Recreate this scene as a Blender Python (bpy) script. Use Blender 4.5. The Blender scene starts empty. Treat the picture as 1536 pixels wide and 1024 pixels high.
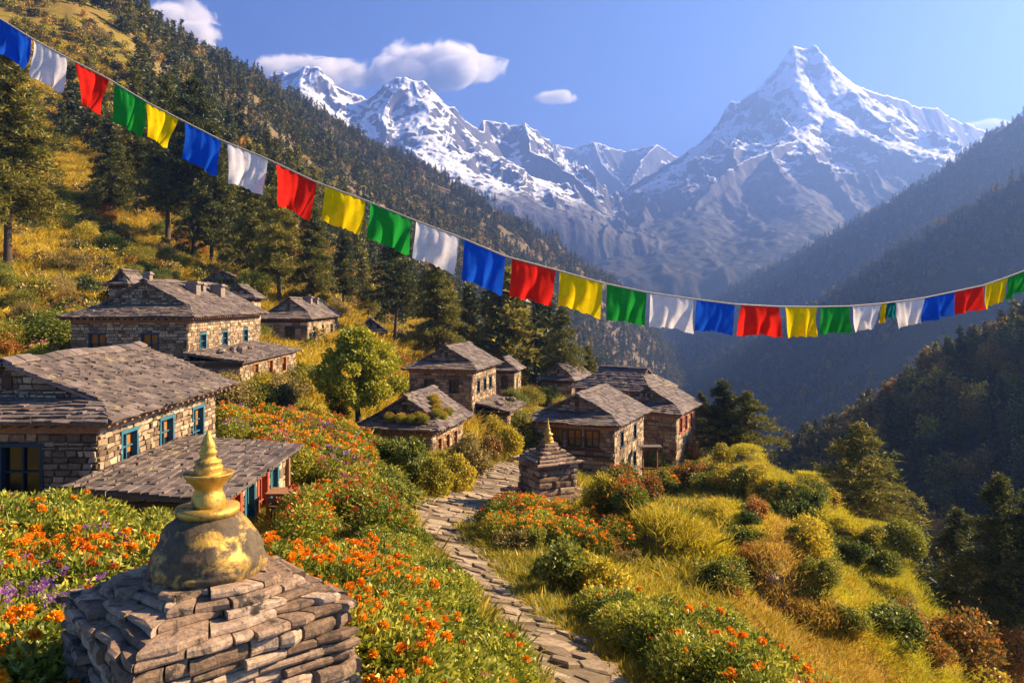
import bpy, math, random
import numpy as np
from mathutils import Vector, Matrix
R = math.radians
SC = bpy.context.scene
COL = SC.collection

# ------------------------------------------------------------------ camera, sky, sun, exposure
F, U0, V0 = 1195.0, 768.0, 450.0          # focal length and principal point in photo pixels; horizon at v = 450
cam_d = bpy.data.cameras.new('camera')
cam = bpy.data.objects.new('camera', cam_d); COL.objects.link(cam)
cam.rotation_euler = (R(90), 0, 0)
cam_d.sensor_width = 36; cam_d.lens = 36 * F / 1536
cam_d.shift_y = (V0 - 512) / 1536
cam_d.clip_start = 0.1; cam_d.clip_end = 60000
SC.camera = cam

SUN_EL, SUN_AZ = 31.0, 16.0               # azimuth: degrees from +X towards +Y
w = bpy.data.worlds.new('World'); SC.world = w; w.use_nodes = True
nt = w.node_tree; bg = nt.nodes['Background']
sky = nt.nodes.new('ShaderNodeTexSky'); sky.sky_type = 'NISHITA'; sky.sun_disc = False
sky.sun_elevation = R(SUN_EL); sky.sun_rotation = R(90 - SUN_AZ)
sky.altitude = 3500; sky.air_density = 0.6; sky.dust_density = 0.1; sky.ozone_density = 8.0
nt.links.new(sky.outputs[0], bg.inputs[0]); bg.inputs[1].default_value = 0.055
sl = bpy.data.lights.new('sun', 'SUN'); sl.energy = 5.0; sl.angle = R(0.5); sl.color = (1.0, 0.75, 0.45)
so = bpy.data.objects.new('sun', sl); COL.objects.link(so)
sd = Vector((math.cos(R(SUN_EL)) * math.cos(R(SUN_AZ)), math.cos(R(SUN_EL)) * math.sin(R(SUN_AZ)), math.sin(R(SUN_EL))))
so.rotation_euler = sd.to_track_quat('Z', 'Y').to_euler(); so.location = (200, 40, 300)
vs = SC.view_settings; vs.view_transform = 'Standard'; vs.look = 'None'; vs.gamma = 1; vs.exposure = 2.35
SC.cycles.use_denoising = True
SC.cycles.max_bounces = 6; SC.cycles.diffuse_bounces = 2; SC.cycles.glossy_bounces = 2
SC.cycles.transmission_bounces = 3; SC.cycles.transparent_max_bounces = 12; SC.cycles.volume_bounces = 3
SC.cycles.sample_clamp_indirect = 4

rng = np.random.default_rng(7)
rnd = random.Random(11)

# ------------------------------------------------------------------ numpy noise
def _h(ix, iy, seed):
    n = (ix.astype(np.int64) * 374761393 + iy.astype(np.int64) * 668265263 + seed * 974634777) & 0xffffffff
    n = ((n ^ (n >> 13)) * 1274126177) & 0xffffffff
    return ((n ^ (n >> 16)) & 0xffff) / 65535.0
def vnoise(x, y, seed=0):
    x = np.asarray(x, float); y = np.asarray(y, float)
    ix = np.floor(x); iy = np.floor(y); fx = x - ix; fy = y - iy
    fx = fx ** 3 * (fx * (fx * 6 - 15) + 10); fy = fy ** 3 * (fy * (fy * 6 - 15) + 10)
    a = _h(ix, iy, seed); b = _h(ix + 1, iy, seed); c = _h(ix, iy + 1, seed); d = _h(ix + 1, iy + 1, seed)
    return (a * (1 - fx) + b * fx) * (1 - fy) + (c * (1 - fx) + d * fx) * fy
def fbm(x, y, o=5, seed=0, g=0.5):
    s = 0; a = 1; t = 0
    for i in range(o):
        s = s + a * (vnoise(x, y, seed + i * 17) - .5); t += a; a *= g; x = np.asarray(x) * 2.03 + 3.1; y = np.asarray(y) * 2.01 - 1.7
    return s / t * 2
def ridged(x, y, o=6, seed=0, g=0.52):
    s = 0; a = 1; t = 0; wgt = 1
    for i in range(o):
        n = 1 - np.abs(vnoise(x, y, seed + i * 31) * 2 - 1); n = n * n * wgt
        s = s + a * n; t += a; a *= g; wgt = np.clip(n * 1.6, 0, 1)
        x = np.asarray(x) * 2.1 + 5.3; y = np.asarray(y) * 2.07 + 1.9
    return s / t

# ------------------------------------------------------------------ object helpers
def tag(o, label=None, cat=None, group=None, kind=None):
    if label: o['label'] = label
    if cat: o['category'] = cat
    if group: o['group'] = group
    if kind: o['kind'] = kind
    return o
def empty(name, loc, label, cat, group=None, rz=0.0, sc=1.0):
    o = bpy.data.objects.new(name, None); COL.objects.link(o)
    o.location = loc; o.rotation_euler = (0, 0, rz); o.scale = (sc, sc, sc); o.empty_display_size = .2
    return tag(o, label, cat, group)
def link(name, me, parent=None, loc=None, rz=None, sc=None):
    o = bpy.data.objects.new(name, me); COL.objects.link(o)
    if parent is not None: o.parent = parent
    if loc is not None: o.location = loc
    if rz is not None: o.rotation_euler = (0, 0, rz)
    if sc is not None: o.scale = sc if hasattr(sc, '__len__') else (sc, sc, sc)
    return o
def mesh_np(name, V, Fc, mats, midx=None, smooth=False):
    """V (n,3), Fc (m,k) equal-size faces"""
    V = np.asarray(V, np.float32); Fc = np.asarray(Fc, np.int32)
    me = bpy.data.meshes.new(name)
    me.vertices.add(len(V)); me.vertices.foreach_set('co', V.ravel())
    m, k = Fc.shape
    me.loops.add(m * k); me.loops.foreach_set('vertex_index', Fc.ravel())
    me.polygons.add(m); me.polygons.foreach_set('loop_start', np.arange(m, dtype=np.int32) * k)
    for x in (mats if isinstance(mats, (list, tuple)) else [mats]): me.materials.append(x)
    if midx is not None: me.polygons.foreach_set('material_index', np.asarray(midx, np.int32))
    me.polygons.foreach_set('use_smooth', np.full(m, smooth, bool))
    me.update(calc_edges=True); me.validate()
    return me
class MB:
    def __init__(s): s.v = []; s.f = []
    def poly(s, *pts):
        n = len(s.v); s.v += [tuple(p) for p in pts]; s.f.append(tuple(range(n, n + len(pts))))
    def hexa(s, b, t):
        n = len(s.v); s.v += [tuple(p) for p in b] + [tuple(p) for p in t]
        s.f += [(n+3, n+2, n+1, n), (n+4, n+5, n+6, n+7)]
        for i in range(4): j = (i + 1) % 4; s.f.append((n+i, n+j, n+4+j, n+4+i))
    def box(s, x0, x1, y0, y1, z0, z1):
        s.hexa([(x0,y0,z0),(x1,y0,z0),(x1,y1,z0),(x0,y1,z0)], [(x0,y0,z1),(x1,y0,z1),(x1,y1,z1),(x0,y1,z1)])
    def obox(s, o, a, b, c):
        """box at corner o with edge vectors a, b, c"""
        o = Vector(o); a = Vector(a); b = Vector(b); c = Vector(c)
        s.hexa([o, o+a, o+a+b, o+b], [o+c, o+a+c, o+a+b+c, o+b+c])
    def tube(s, pts, rad, n=8):
        pts = [Vector(p) for p in pts]; rings = []
        for i, p in enumerate(pts):
            d = (pts[min(i+1, len(pts)-1)] - pts[max(i-1, 0)]).normalized()
            up = Vector((0,0,1)) if abs(d.z) < .9 else Vector((1,0,0))
            a = d.cross(up).normalized(); b = d.cross(a).normalized()
            r = rad[i] if hasattr(rad, '__len__') else rad
            k = len(s.v); rings.append(k)
            for j in range(n): t = 2*math.pi*j/n; s.v.append(tuple(p + a*math.cos(t)*r + b*math.sin(t)*r))
        for a_, b_ in zip(rings, rings[1:]):
            for j in range(n): q = (j+1) % n; s.f.append((a_+j, a_+q, b_+q, b_+j))
        s.f.append(tuple(rings[0]+j for j in range(n))); s.f.append(tuple(rings[-1]+n-1-j for j in range(n)))
    def lathe(s, prof, n=28, c=(0,0,0), wob=0, seed=0):
        rg = random.Random(seed); rings = []
        for r, z in prof:
            k = len(s.v); rings.append(k)
            for j in range(n):
                t = 2*math.pi*j/n; q = r*(1 + wob*math.sin(3*t + z*9 + seed) + wob*(rg.random()-.5))
                s.v.append((c[0]+q*math.cos(t), c[1]+q*math.sin(t), c[2]+z + wob*.04*(rg.random()-.5)))
        for a_, b_ in zip(rings, rings[1:]):
            for j in range(n): q = (j+1) % n; s.f.append((a_+j, a_+q, b_+q, b_+j))
        s.f.append(tuple(rings[0]+n-1-j for j in range(n))); s.f.append(tuple(rings[-1]+j for j in range(n)))
    def mesh(s, name, mats, smooth=False):
        me = bpy.data.meshes.new(name); me.from_pydata(s.v, [], s.f)
        for x in (mats if isinstance(mats, (list, tuple)) else [mats]): me.materials.append(x)
        if smooth:
            me.polygons.foreach_set('use_smooth', np.full(len(me.polygons), True))
        return me
    def build(s, name, mat, parent=None, smooth=False, loc=None, rz=None):
        return link(name, s.mesh(name, mat, smooth), parent, loc, rz)

# ------------------------------------------------------------------ materials
def new_mat(name):
    m = bpy.data.materials.new(name); m.use_nodes = True
    t = m.node_tree; t.nodes.clear()
    out = t.nodes.new('ShaderNodeOutputMaterial')
    return m, t, out
def ramp(t, fac, cols, lo=0.0, hi=1.0):
    r = t.nodes.new('ShaderNodeValToRGB'); e = r.color_ramp.elements
    while len(e) < len(cols): e.new(.5)
    for i, c in enumerate(cols):
        e[i].position = lo + (hi - lo) * i / max(1, len(cols) - 1); e[i].color = (*c, 1)
    t.links.new(fac, r.inputs[0]); return r.outputs[0]
def noise(t, vec, scale, detail=6, rough=.6, dist=0):
    n = t.nodes.new('ShaderNodeTexNoise'); n.inputs['Scale'].default_value = scale
    n.inputs['Detail'].default_value = detail; n.inputs['Roughness'].default_value = rough
    n.inputs['Distortion'].default_value = dist
    if vec is not None: t.links.new(vec, n.inputs['Vector'])
    return n.outputs['Fac']
def math_(t, op, a, b=None, c=None, clamp=False):
    n = t.nodes.new('ShaderNodeMath'); n.operation = op; n.use_clamp = clamp
    for i, x in enumerate((a, b, c)):
        if x is None: continue
        if hasattr(x, 'links') or isinstance(x, bpy.types.NodeSocket): t.links.new(x, n.inputs[i])
        else: n.inputs[i].default_value = x
    return n.outputs[0]
def mixc(t, fac, a, b, mode='MIX'):
    n = t.nodes.new('ShaderNodeMix'); n.data_type = 'RGBA'; n.blend_type = mode
    for s_, x in ((n.inputs[0], fac), (n.inputs[6], a), (n.inputs[7], b)):
        if isinstance(x, bpy.types.NodeSocket): t.links.new(x, s_)
        elif hasattr(x, '__len__'): s_.default_value = (*x, 1)
        else: s_.default_value = x
    return n.outputs[2]
def island(t): return t.nodes.new('ShaderNodeNewGeometry').outputs['Random Per Island']
def objrand(t): return t.nodes.new('ShaderNodeObjectInfo').outputs['Random']
def coords(t, world=False):
    return t.nodes.new('ShaderNodeNewGeometry').outputs['Position'] if world else t.nodes.new('ShaderNodeTexCoord').outputs['Object']
def principled(t, out, col, rough=.8, metal=0.0, bump=None, bstr=.4, bdist=.02, spec=.3):
    p = t.nodes.new('ShaderNodeBsdfPrincipled')
    if isinstance(col, bpy.types.NodeSocket): t.links.new(col, p.inputs['Base Color'])
    else: p.inputs['Base Color'].default_value = (*col, 1)
    if isinstance(rough, bpy.types.NodeSocket): t.links.new(rough, p.inputs['Roughness'])
    else: p.inputs['Roughness'].default_value = rough
    if isinstance(metal, bpy.types.NodeSocket): t.links.new(metal, p.inputs['Metallic'])
    else: p.inputs['Metallic'].default_value = metal
    p.inputs['Specular IOR Level'].default_value = spec
    if bump is not None:
        b = t.nodes.new('ShaderNodeBump'); b.inputs['Strength'].default_value = bstr; b.inputs['Distance'].default_value = bdist
        t.links.new(bump, b.inputs['Height']); t.links.new(b.outputs[0], p.inputs['Normal'])
    t.links.new(p.outputs[0], out.inputs[0]); return p
def rock_mat(name, cols, sc=6, isl=.6, rough=.85, bstr=.6, bdist=.02, world=False, patch=None, spec=.25):
    """stone, slate, wood: colour from per-piece random + noise; patch = (colour, threshold, scale) for lichen or wear"""
    m, t, out = new_mat(name); v = coords(t, world)
    n1 = noise(t, v, sc); n2 = noise(t, v, sc * 5, 8, .7)
    k = math_(t, 'ADD', math_(t, 'MULTIPLY', island(t), isl), math_(t, 'MULTIPLY', n1, 1 - isl))
    c = ramp(t, k, cols, .15, .85)
    c = mixc(t, .75, c, ramp(t, n2, [(.35,.33,.32), (1.35,1.35,1.35)], .3, .7), 'MULTIPLY')
    if patch:
        q = noise(t, v, patch[2], 7, .65, .4)
        c = mixc(t, ramp(t, q, [(0,0,0), (1,1,1)], patch[1] - .03, patch[1] + .05), c, patch[0])
    principled(t, out, c, rough, 0, n2, bstr, bdist, spec); return m
def leaf_mat(name, cols, transl=.35, big=1.2, isl=.5, gloss=.025, bright=1.32):
    """leaves: colour per leaf, per plant and by broad patches through the crown"""
    m, t, out = new_mat(name); v = coords(t)
    n = noise(t, v, big, 3, .6)
    k = math_(t, 'ADD', math_(t, 'MULTIPLY', island(t), isl), math_(t, 'MULTIPLY', n, 1 - isl))
    k = math_(t, 'ADD', k, math_(t, 'MULTIPLY_ADD', objrand(t), .36, -.18))
    c = ramp(t, k, [tuple(min(x * bright, .72) for x in q) for q in cols] if bright > 1 else cols, .2, .8)
    d = t.nodes.new('ShaderNodeBsdfDiffuse'); tr = t.nodes.new('ShaderNodeBsdfTranslucent'); mx = t.nodes.new('ShaderNodeMixShader')
    t.links.new(c, d.inputs[0]); t.links.new(c, tr.inputs[0]); mx.inputs[0].default_value = transl
    t.links.new(d.outputs[0], mx.inputs[1]); t.links.new(tr.outputs[0], mx.inputs[2])
    g = t.nodes.new('ShaderNodeBsdfGlossy'); g.inputs['Roughness'].default_value = .45
    m2 = t.nodes.new('ShaderNodeMixShader'); m2.inputs[0].default_value = gloss
    t.links.new(mx.outputs[0], m2.inputs[1]); t.links.new(g.outputs[0], m2.inputs[2])
    t.links.new(m2.outputs[0], out.inputs[0]); return m

M = {}
M['stone'] = rock_mat('house_stone', [(.10,.066,.04), (.225,.155,.094), (.36,.26,.16), (.52,.39,.25)], 3, .65)
M['mortar'] = rock_mat('mortar', [(.05,.036,.024), (.09,.066,.045)], 5, 0, patch=((.15,.115,.08), .55, 2))
M['slate'] = rock_mat('slate', [(.055,.042,.037), (.105,.08,.068), (.16,.123,.104), (.235,.183,.155)], 2, .5, .75, .5, patch=((.25,.20,.10), .63, 1.1), spec=.4)
M['stupa_stone'] = rock_mat('stupa_stone', [(.10,.06,.036), (.235,.155,.098), (.38,.265,.178), (.52,.385,.27)], 5, .55, .85, .9, .02, patch=((.055,.045,.035), .57, 7))
M['path_stone'] = rock_mat('path_stone', [(.13,.093,.056), (.25,.185,.118), (.37,.285,.19)], 2, .7, .85, .6, world=True)
M['dirt'] = rock_mat('dirt', [(.11,.08,.045), (.20,.15,.085)], 2, 0, world=True)
M['rubble'] = rock_mat('rubble', [(.10,.075,.06), (.22,.17,.14), (.33,.27,.22)], 2, .5)
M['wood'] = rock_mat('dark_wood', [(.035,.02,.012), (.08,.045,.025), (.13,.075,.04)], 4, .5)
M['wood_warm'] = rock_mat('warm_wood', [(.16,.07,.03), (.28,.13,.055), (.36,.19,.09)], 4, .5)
M['blue'] = rock_mat('blue_paint', [(.014,.075,.115), (.028,.125,.18), (.055,.18,.23)], 5, .3, .6, .2)
M['dark_blue'] = rock_mat('dark_blue_paint', [(.012,.035,.05), (.025,.06,.085)], 5, .3, .6, .2)
M['red'] = rock_mat('red_paint', [(.22,.035,.015), (.38,.07,.03), (.45,.13,.06)], 5, .4, .6, .2)
M['bark'] = rock_mat('bark', [(.035,.024,.016), (.08,.055,.035), (.13,.09,.06)], 3, .1, .9, .8, .03)
M['curtain'] = rock_mat('curtain', [(.10,.035,.01), (.32,.12,.016), (.46,.24,.03)], 9, .3, .8, .1)
M['rope'] = rock_mat('rope', [(.42,.36,.30), (.6,.54,.46)], 30, 0)
m, t, out = new_mat('glass')
principled(t, out, (.012,.014,.018), .12, 0, None, spec=.5); M['glass'] = m
# weathered gilding: metal where the gold is left, dark dull where it has worn
def gold(name, wear):
    m, t, out = new_mat(name); v = coords(t)
    n = noise(t, v, 5, 8, .68, .5); n2 = noise(t, v, 22, 8, .7)
    f = ramp(t, n, [(0,0,0), (1,1,1)], wear - .04, wear + .06)
    c = mixc(t, f, ramp(t, n2, [(.028,.018,.008), (.12,.08,.035)], .3, .7), ramp(t, n2, [(.34,.19,.025), (.66,.41,.07)], .3, .75))
    principled(t, out, c, math_(t, 'ADD', math_(t, 'MULTIPLY_ADD', n2, .3, .62), math_(t, 'MULTIPLY', f, -.32)), math_(t, 'MULTIPLY', f, .45), n2, .7, .012, .5); return m
M['gold'] = gold('weathered_gold', .40)
M['gold_worn'] = gold('worn_gilded_stone', .55)
for nm, c in dict(blue=(.012,.10,.62), white=(.84,.79,.78), red=(.86,.028,.018), green=(.02,.33,.045), yellow=(.95,.66,.008), teal=(.01,.16,.17)).items():
    m, t, out = new_mat('cloth_' + nm); v = coords(t)
    k = ramp(t, noise(t, v, 14, 6, .7), [(.8,.8,.8), (1.08,1.08,1.08)], .3, .7)
    wv = t.nodes.new('ShaderNodeTexWave'); wv.inputs['Scale'].default_value = 60; wv.inputs['Distortion'].default_value = 2
    t.links.new(v, wv.inputs['Vector'])
    cc = mixc(t, 1.0, c, k, 'MULTIPLY')
    d = t.nodes.new('ShaderNodeBsdfDiffuse'); tr = t.nodes.new('ShaderNodeBsdfTranslucent'); mx = t.nodes.new('ShaderNodeMixShader')
    t.links.new(cc, d.inputs[0]); t.links.new(cc, tr.inputs[0]); mx.inputs[0].default_value = .5
    bp = t.nodes.new('ShaderNodeBump'); bp.inputs['Strength'].default_value = .15; bp.inputs['Distance'].default_value = .004
    t.links.new(wv.outputs['Fac'], bp.inputs['Height']); t.links.new(bp.outputs[0], d.inputs['Normal'])
    t.links.new(d.outputs[0], mx.inputs[1]); t.links.new(tr.outputs[0], mx.inputs[2]); t.links.new(mx.outputs[0], out.inputs[0])
    M['cloth_' + nm] = m
M['pine'] = leaf_mat('pine_needles', [(.018,.028,.007), (.055,.068,.012), (.14,.13,.018), (.26,.205,.024)], .35, 1.6, .45)
M['pine_far'] = leaf_mat('distant_needles', [(.016,.026,.009), (.038,.050,.014), (.08,.082,.020), (.15,.125,.028)], .2, .8, .35)
M['autumn'] = leaf_mat('autumn_leaves', [(.06,.06,.012), (.15,.115,.018), (.28,.17,.022), (.38,.19,.024)], .3, .8, .4)
M['leaf_green'] = leaf_mat('green_leaves', [(.025,.05,.008), (.075,.105,.014), (.17,.18,.022), (.30,.27,.032)], .35, 2.2, .5)
M['leaf_gold'] = leaf_mat('yellow_green_leaves', [(.07,.08,.009), (.20,.185,.016), (.38,.30,.022), (.52,.38,.03)], .4, 2.0, .5)
M['leaf_rust'] = leaf_mat('rusty_leaves', [(.08,.07,.014), (.19,.115,.02), (.34,.13,.022), (.42,.19,.03)], .35, 2.0, .6)
M['leaf_dry'] = leaf_mat('dry_leaves', [(.10,.085,.022), (.22,.165,.045), (.36,.26,.075)], .3, 2.0, .6)
M['herb'] = leaf_mat('herb_leaves', [(.05,.075,.009), (.13,.165,.016), (.26,.26,.026), (.42,.37,.045)], .35, 3, .6)
M['grass'] = leaf_mat('grass_blades', [(.16,.14,.012), (.32,.235,.014), (.50,.33,.018), (.62,.40,.04)], .4, .15, .45)
M['grass_green'] = leaf_mat('green_grass_blades', [(.07,.09,.01), (.17,.175,.016), (.33,.27,.022), (.48,.35,.04)], .4, .2, .5)
M['crop'] = leaf_mat('crop_blades', [(.28,.235,.014), (.48,.36,.016), (.66,.46,.02), (.78,.54,.03)], .45, .12, .4)
M['crop_dry'] = leaf_mat('dry_crop_blades', [(.26,.16,.03), (.42,.26,.04), (.58,.36,.06), (.66,.44,.09)], .4, .12, .4)
M['crop_green'] = leaf_mat('green_crop_blades', [(.16,.17,.014), (.32,.30,.018), (.48,.40,.022), (.62,.48,.03)], .45, .12, .4)
M['round_tree'] = leaf_mat('round_tree_leaves', [(.03,.05,.007), (.095,.12,.012), (.235,.235,.018), (.38,.335,.026)], .4, 3.0, .45)
M['orange'] = leaf_mat('marigold_petals', [(.72,.17,.004), (.88,.30,.006), (.95,.42,.012)], .25, 8, .5, .02, 1)
M['purple'] = leaf_mat('purple_petals', [(.24,.055,.30), (.36,.12,.46), (.48,.22,.58)], .3, 8, .6, .02, 1)
M['pink'] = leaf_mat('pink_petals', [(.42,.03,.10), (.6,.09,.14), (.62,.25,.34)], .3, 8, .6, .02, 1)
M['red_petal'] = leaf_mat('red_petals', [(.35,.03,.008), (.52,.07,.01), (.6,.16,.02)], .3, 8, .6, .02, 1)

# ------------------------------------------------------------------ terrain: one sheet of survey points, interpolated
def W3(u, v, Y): return np.array(((u - U0) / F * Y, Y, (V0 - v) / F * Y))
SURVEY = {
 1.2: [(-1500,-2.85),(768,-2.95),(3000,-3.3)],
 4: [(-400,-2.7),(300,-2.85),(768,-3.1),(1400,-4.0),(2200,-5)],
 6: [(-300,-3.0),(300,-3.0),(500,-3.0),(768,-3.6),(1100,-4.3),(1500,-5.2)],
 9: [(-200,-3.5),(100,-3.6),(400,-3.5),(600,-3.75),(850,-4.25),(1100,-4.7),(1400,-6.0),(1800,-7.5)],
 13.5: [(-100,-4.2),(100,-4.3),(300,-4.75),(420,-4.95),(540,-4.75),(740,-5.1),(900,-5.35),(1100,-5.7),(1300,-7.0),(1536,-9)],
 17.5: [(0,-5.4),(160,-5.5),(400,-5.5),(560,-5.3),(690,-5.7),(850,-6.1),(1100,-6.4),(1300,-7.9),(1500,-10.5)],
 22: [(340,-5.6),(480,-5.6),(640,-6.17),(800,-6.4),(1000,-6.7),(1200,-7.9),(1400,-9.7),(1536,-12)],
 27: [(200,-5.2),(450,-5.8),(560,-6.2),(700,-6.7),(820,-7.0),(950,-7.6),(1100,-8.3),(1300,-10),(1500,-13.5)],
 34: [(100,-4.8),(300,-5.0),(450,-5.8),(600,-7.0),(760,-7.4),(900,-8.5),(1050,-9.0),(1200,-9.7),(1350,-12),(1536,-17)],
 42: [(0,-4),(100,-4.5),(290,-4.9),(420,-5.6),(540,-6.6),(650,-7.7),(800,-8.7),(950,-10.7),(1100,-9.9),(1200,-10.9),(1280,-14),(1400,-20)],
 50: [(0,-2.8),(200,-4),(400,-5.0),(560,-6.8),(700,-8.5),(820,-9.7),(960,-11.7),(1060,-10.5),(1150,-11.3),(1220,-15),(1400,-28)],
 60: [(0,-.5),(100,-1.5),(300,-3.6),(480,-5),(640,-8.6),(760,-9.6),(950,-11.3),(1050,-11.8),(1130,-14.5),(1220,-22),(1400,-42)],
 75: [(0,2.5),(100,1.8),(200,.5),(300,-1.5),(420,-4),(560,-5.5),(700,-9.2),(850,-10.8),(950,-14),(1050,-21),(1300,-50)],
 100: [(-200,14),(0,10),(100,7),(200,5),(300,3),(400,1),(500,-2.5),(580,-4.5),(680,-8),(780,-11),(880,-17),(1000,-33),(1300,-75)],
 150: [(-200,40),(0,31),(150,25),(300,15),(400,9),(500,1),(600,-6),(700,-12),(800,-24),(900,-38),(1100,-82),(1400,-120)],
 250: [(-300,110),(0,100),(100,96),(200,84),(300,62),(400,42),(500,22),(600,4),(700,-13),(800,-28),(900,-55),(1100,-115),(1500,-150)],
 300: [(0,138),(200,110),(400,54)],
 420: [(-300,230),(0,190),(100,175),(200,150),(300,124),(400,98),(500,62),(600,28),(700,0),(800,-25),(900,-50),(1100,-140),(1500,-190)],
 650: [(0,150),(200,180),(300,185),(400,167),(500,125),(600,84),(700,45),(800,10),(900,-45),(1000,-110),(1200,-170),(1600,-220)],
 900: [(0,60),(300,190),(400,215),(500,190),(600,152),(700,108),(800,62),(900,5),(1000,-75),(1200,-180),(1600,-240)],
 1150: [(300,120),(500,205),(600,180),(700,142),(800,90),(900,33),(960,-18),(1020,-80),(1200,-200),(1600,-250)],
 1400: [(300,20),(600,120),(800,60),(900,5),(960,-55),(1100,-170),(1300,-230)],
 1800: [(-500,-200),(400,-40),(700,-60),(800,-110),(1000,-200),(1300,-250),(2000,-260)],
 2600: [(-800,-250),(400,-250),(800,-250),(1000,-255),(1400,-260),(2400,-260)],
 4500: [(-800,-260),(768,-260),(2400,-260)], 12000: [(-800,-270),(768,-270),(2400,-270)],
}
_S = np.array([(u / 420., math.log(Y) * 1.6, z / (Y + 6)) for Y, row in SURVEY.items() for u, z in row])
def _k(a, b): return np.sqrt((a[:, None, 0] - b[None, :, 0]) ** 2 + (a[:, None, 1] - b[None, :, 1]) ** 2 + .012)
_n = len(_S); _A = np.zeros((_n + 3, _n + 3)); _A[:_n, :_n] = _k(_S, _S)
_P = np.c_[np.ones(_n), _S[:, :2]]; _A[:_n, _n:] = _P; _A[_n:, :_n] = _P.T
_W = np.linalg.solve(_A + 1e-9 * np.eye(_n + 3), np.r_[_S[:, 2], 0, 0, 0])
PATH = [(905,1085,7.6),(850,1014,9),(770,945,12),(725,895,14),(690,840,17.5),(655,808,20.2),(645,785,22),(668,762,24.5),(705,745,27),(735,727,30),(760,710,34),(785,697,39),(812,680,45)]
PXY = np.array([W3(*p)[:2] for p in PATH])
def path_dist(x, y):
    d = np.full(np.shape(x), 1e9)
    for a, b in zip(PXY, PXY[1:]):
        ab = b - a; t_ = np.clip(((x - a[0]) * ab[0] + (y - a[1]) * ab[1]) / (ab @ ab), 0, 1)
        d = np.minimum(d, np.hypot(x - a[0] - t_ * ab[0], y - a[1] - t_ * ab[1]))
    return d
# raised terrace fields of the right-hand slope: (photo column, distance, half width, half depth, height)
MOUNDS = [(1040, 24.5, 3.2, 5.0, 1.0), (1186, 41, 2.3, 4.2, 1.25), (1262, 34.5, 2.0, 3.2, 1.1), (1085, 47, 2.0, 3.5, .9), (1190, 21.5, 1.6, 4.0, .5), (1330, 31, 1.6, 2.6, .8), (1330, 19.5, 1.9, 3.6, .5)]
def sstep(a, b, x):
    t_ = np.clip((x - a) / (b - a), 0, 1); return t_ * t_ * (3 - 2 * t_)
def G(x, y):
    """ground height"""
    x = np.atleast_1d(np.asarray(x, float)); y = np.maximum(np.atleast_1d(np.asarray(y, float)), .6)
    x, y = np.broadcast_arrays(x, y); sh = x.shape; x = x.ravel(); y = y.ravel()
    q = np.empty(len(x))
    for i in range(0, len(x), 20000):
        s = slice(i, i + 20000)
        P = np.c_[(U0 + x[s] / y[s] * F) / 420., np.log(y[s]) * 1.6]
        q[s] = _k(P, _S) @ _W[:_n] + np.c_[np.ones(len(P)), P] @ _W[_n:]
    z = q * (y + 6)
    pd = path_dist(x, y); off = sstep(.7, 2.2, pd)
    z = z + off * (.10 * fbm(x / 1.7, y / 1.7, 3, 5) + .22 * fbm(x / 6, y / 6, 3, 9) * sstep(8, 20, y))
    wf_ = sstep(1700, 2600, y); z = z * (1 - wf_) - 258 * wf_
    # terraces: on the open slope right of the path and on the hillside above the houses
    u = U0 + x / y * F
    wt = sstep(850, 960, u) * sstep(11, 17, y) * (1 - sstep(70, 95, y)) * sstep(2.5, 5, pd)
    wl = (1 - sstep(330, 520, u)) * sstep(48, 64, y) * (1 - sstep(120, 190, y)) * .8
    st = np.where(y < 47, 1.25, 1.7)
    zt = z + .25 * fbm(x / 9, y / 9, 2, 21)
    fr = zt / st - np.floor(zt / st)
    z = z + (wt * .85 + wl) * (sstep(.62, 1.0, fr) - fr) * st * .8
    for mu, mY, ma, mb_, mh in MOUNDS:
        r_ = np.hypot((x - (mu - U0) / F * mY) / ma, (y - mY) / mb_) + .12 * fbm(x / 1.6, y / 1.6, 2, 33); z = z + mh * sstep(1.16, .90, r_)
    # the broken ground of the big slopes
    far = sstep(90, 260, y)
    lef = sstep(1250, 900, u)
    z = z + far * lef * y * .040 * (ridged((x + .5 * z) / 95, y / 150, 5, 3) - .45) * sstep(1900, 1200, y)
    z = z + far * lef * 1.2 * fbm(x / 14, y / 14, 4, 8)
    return z.reshape(sh)
LN = np.exp(np.linspace(math.log(2.2), math.log(2500), 700))
def pix(u, v, near=2.2, far=2500):
    """world point of the ground seen at a photo pixel"""
    Y = LN[(LN >= near) & (LN <= far)]; x = (u - U0) / F * Y
    d = G(x, Y) - (V0 - v) / F * Y
    i = np.argmax(d > 0) if (d > 0).any() else len(Y) - 1
    if i > 0:
        k = d[i-1] / (d[i-1] - d[i] + 1e-9); yy = Y[i-1] + (Y[i] - Y[i-1]) * k
    else: yy = Y[0]
    xx = (u - U0) / F * yy
    return np.array((xx, yy, float(G(xx, yy)[0])))
def at(u, Y):
    x = (u - U0) / F * Y; return np.array((x, Y, float(G(x, Y)[0])))
def to_pix(x, y, z): return U0 + x / y * F, V0 - z / y * F

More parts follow.
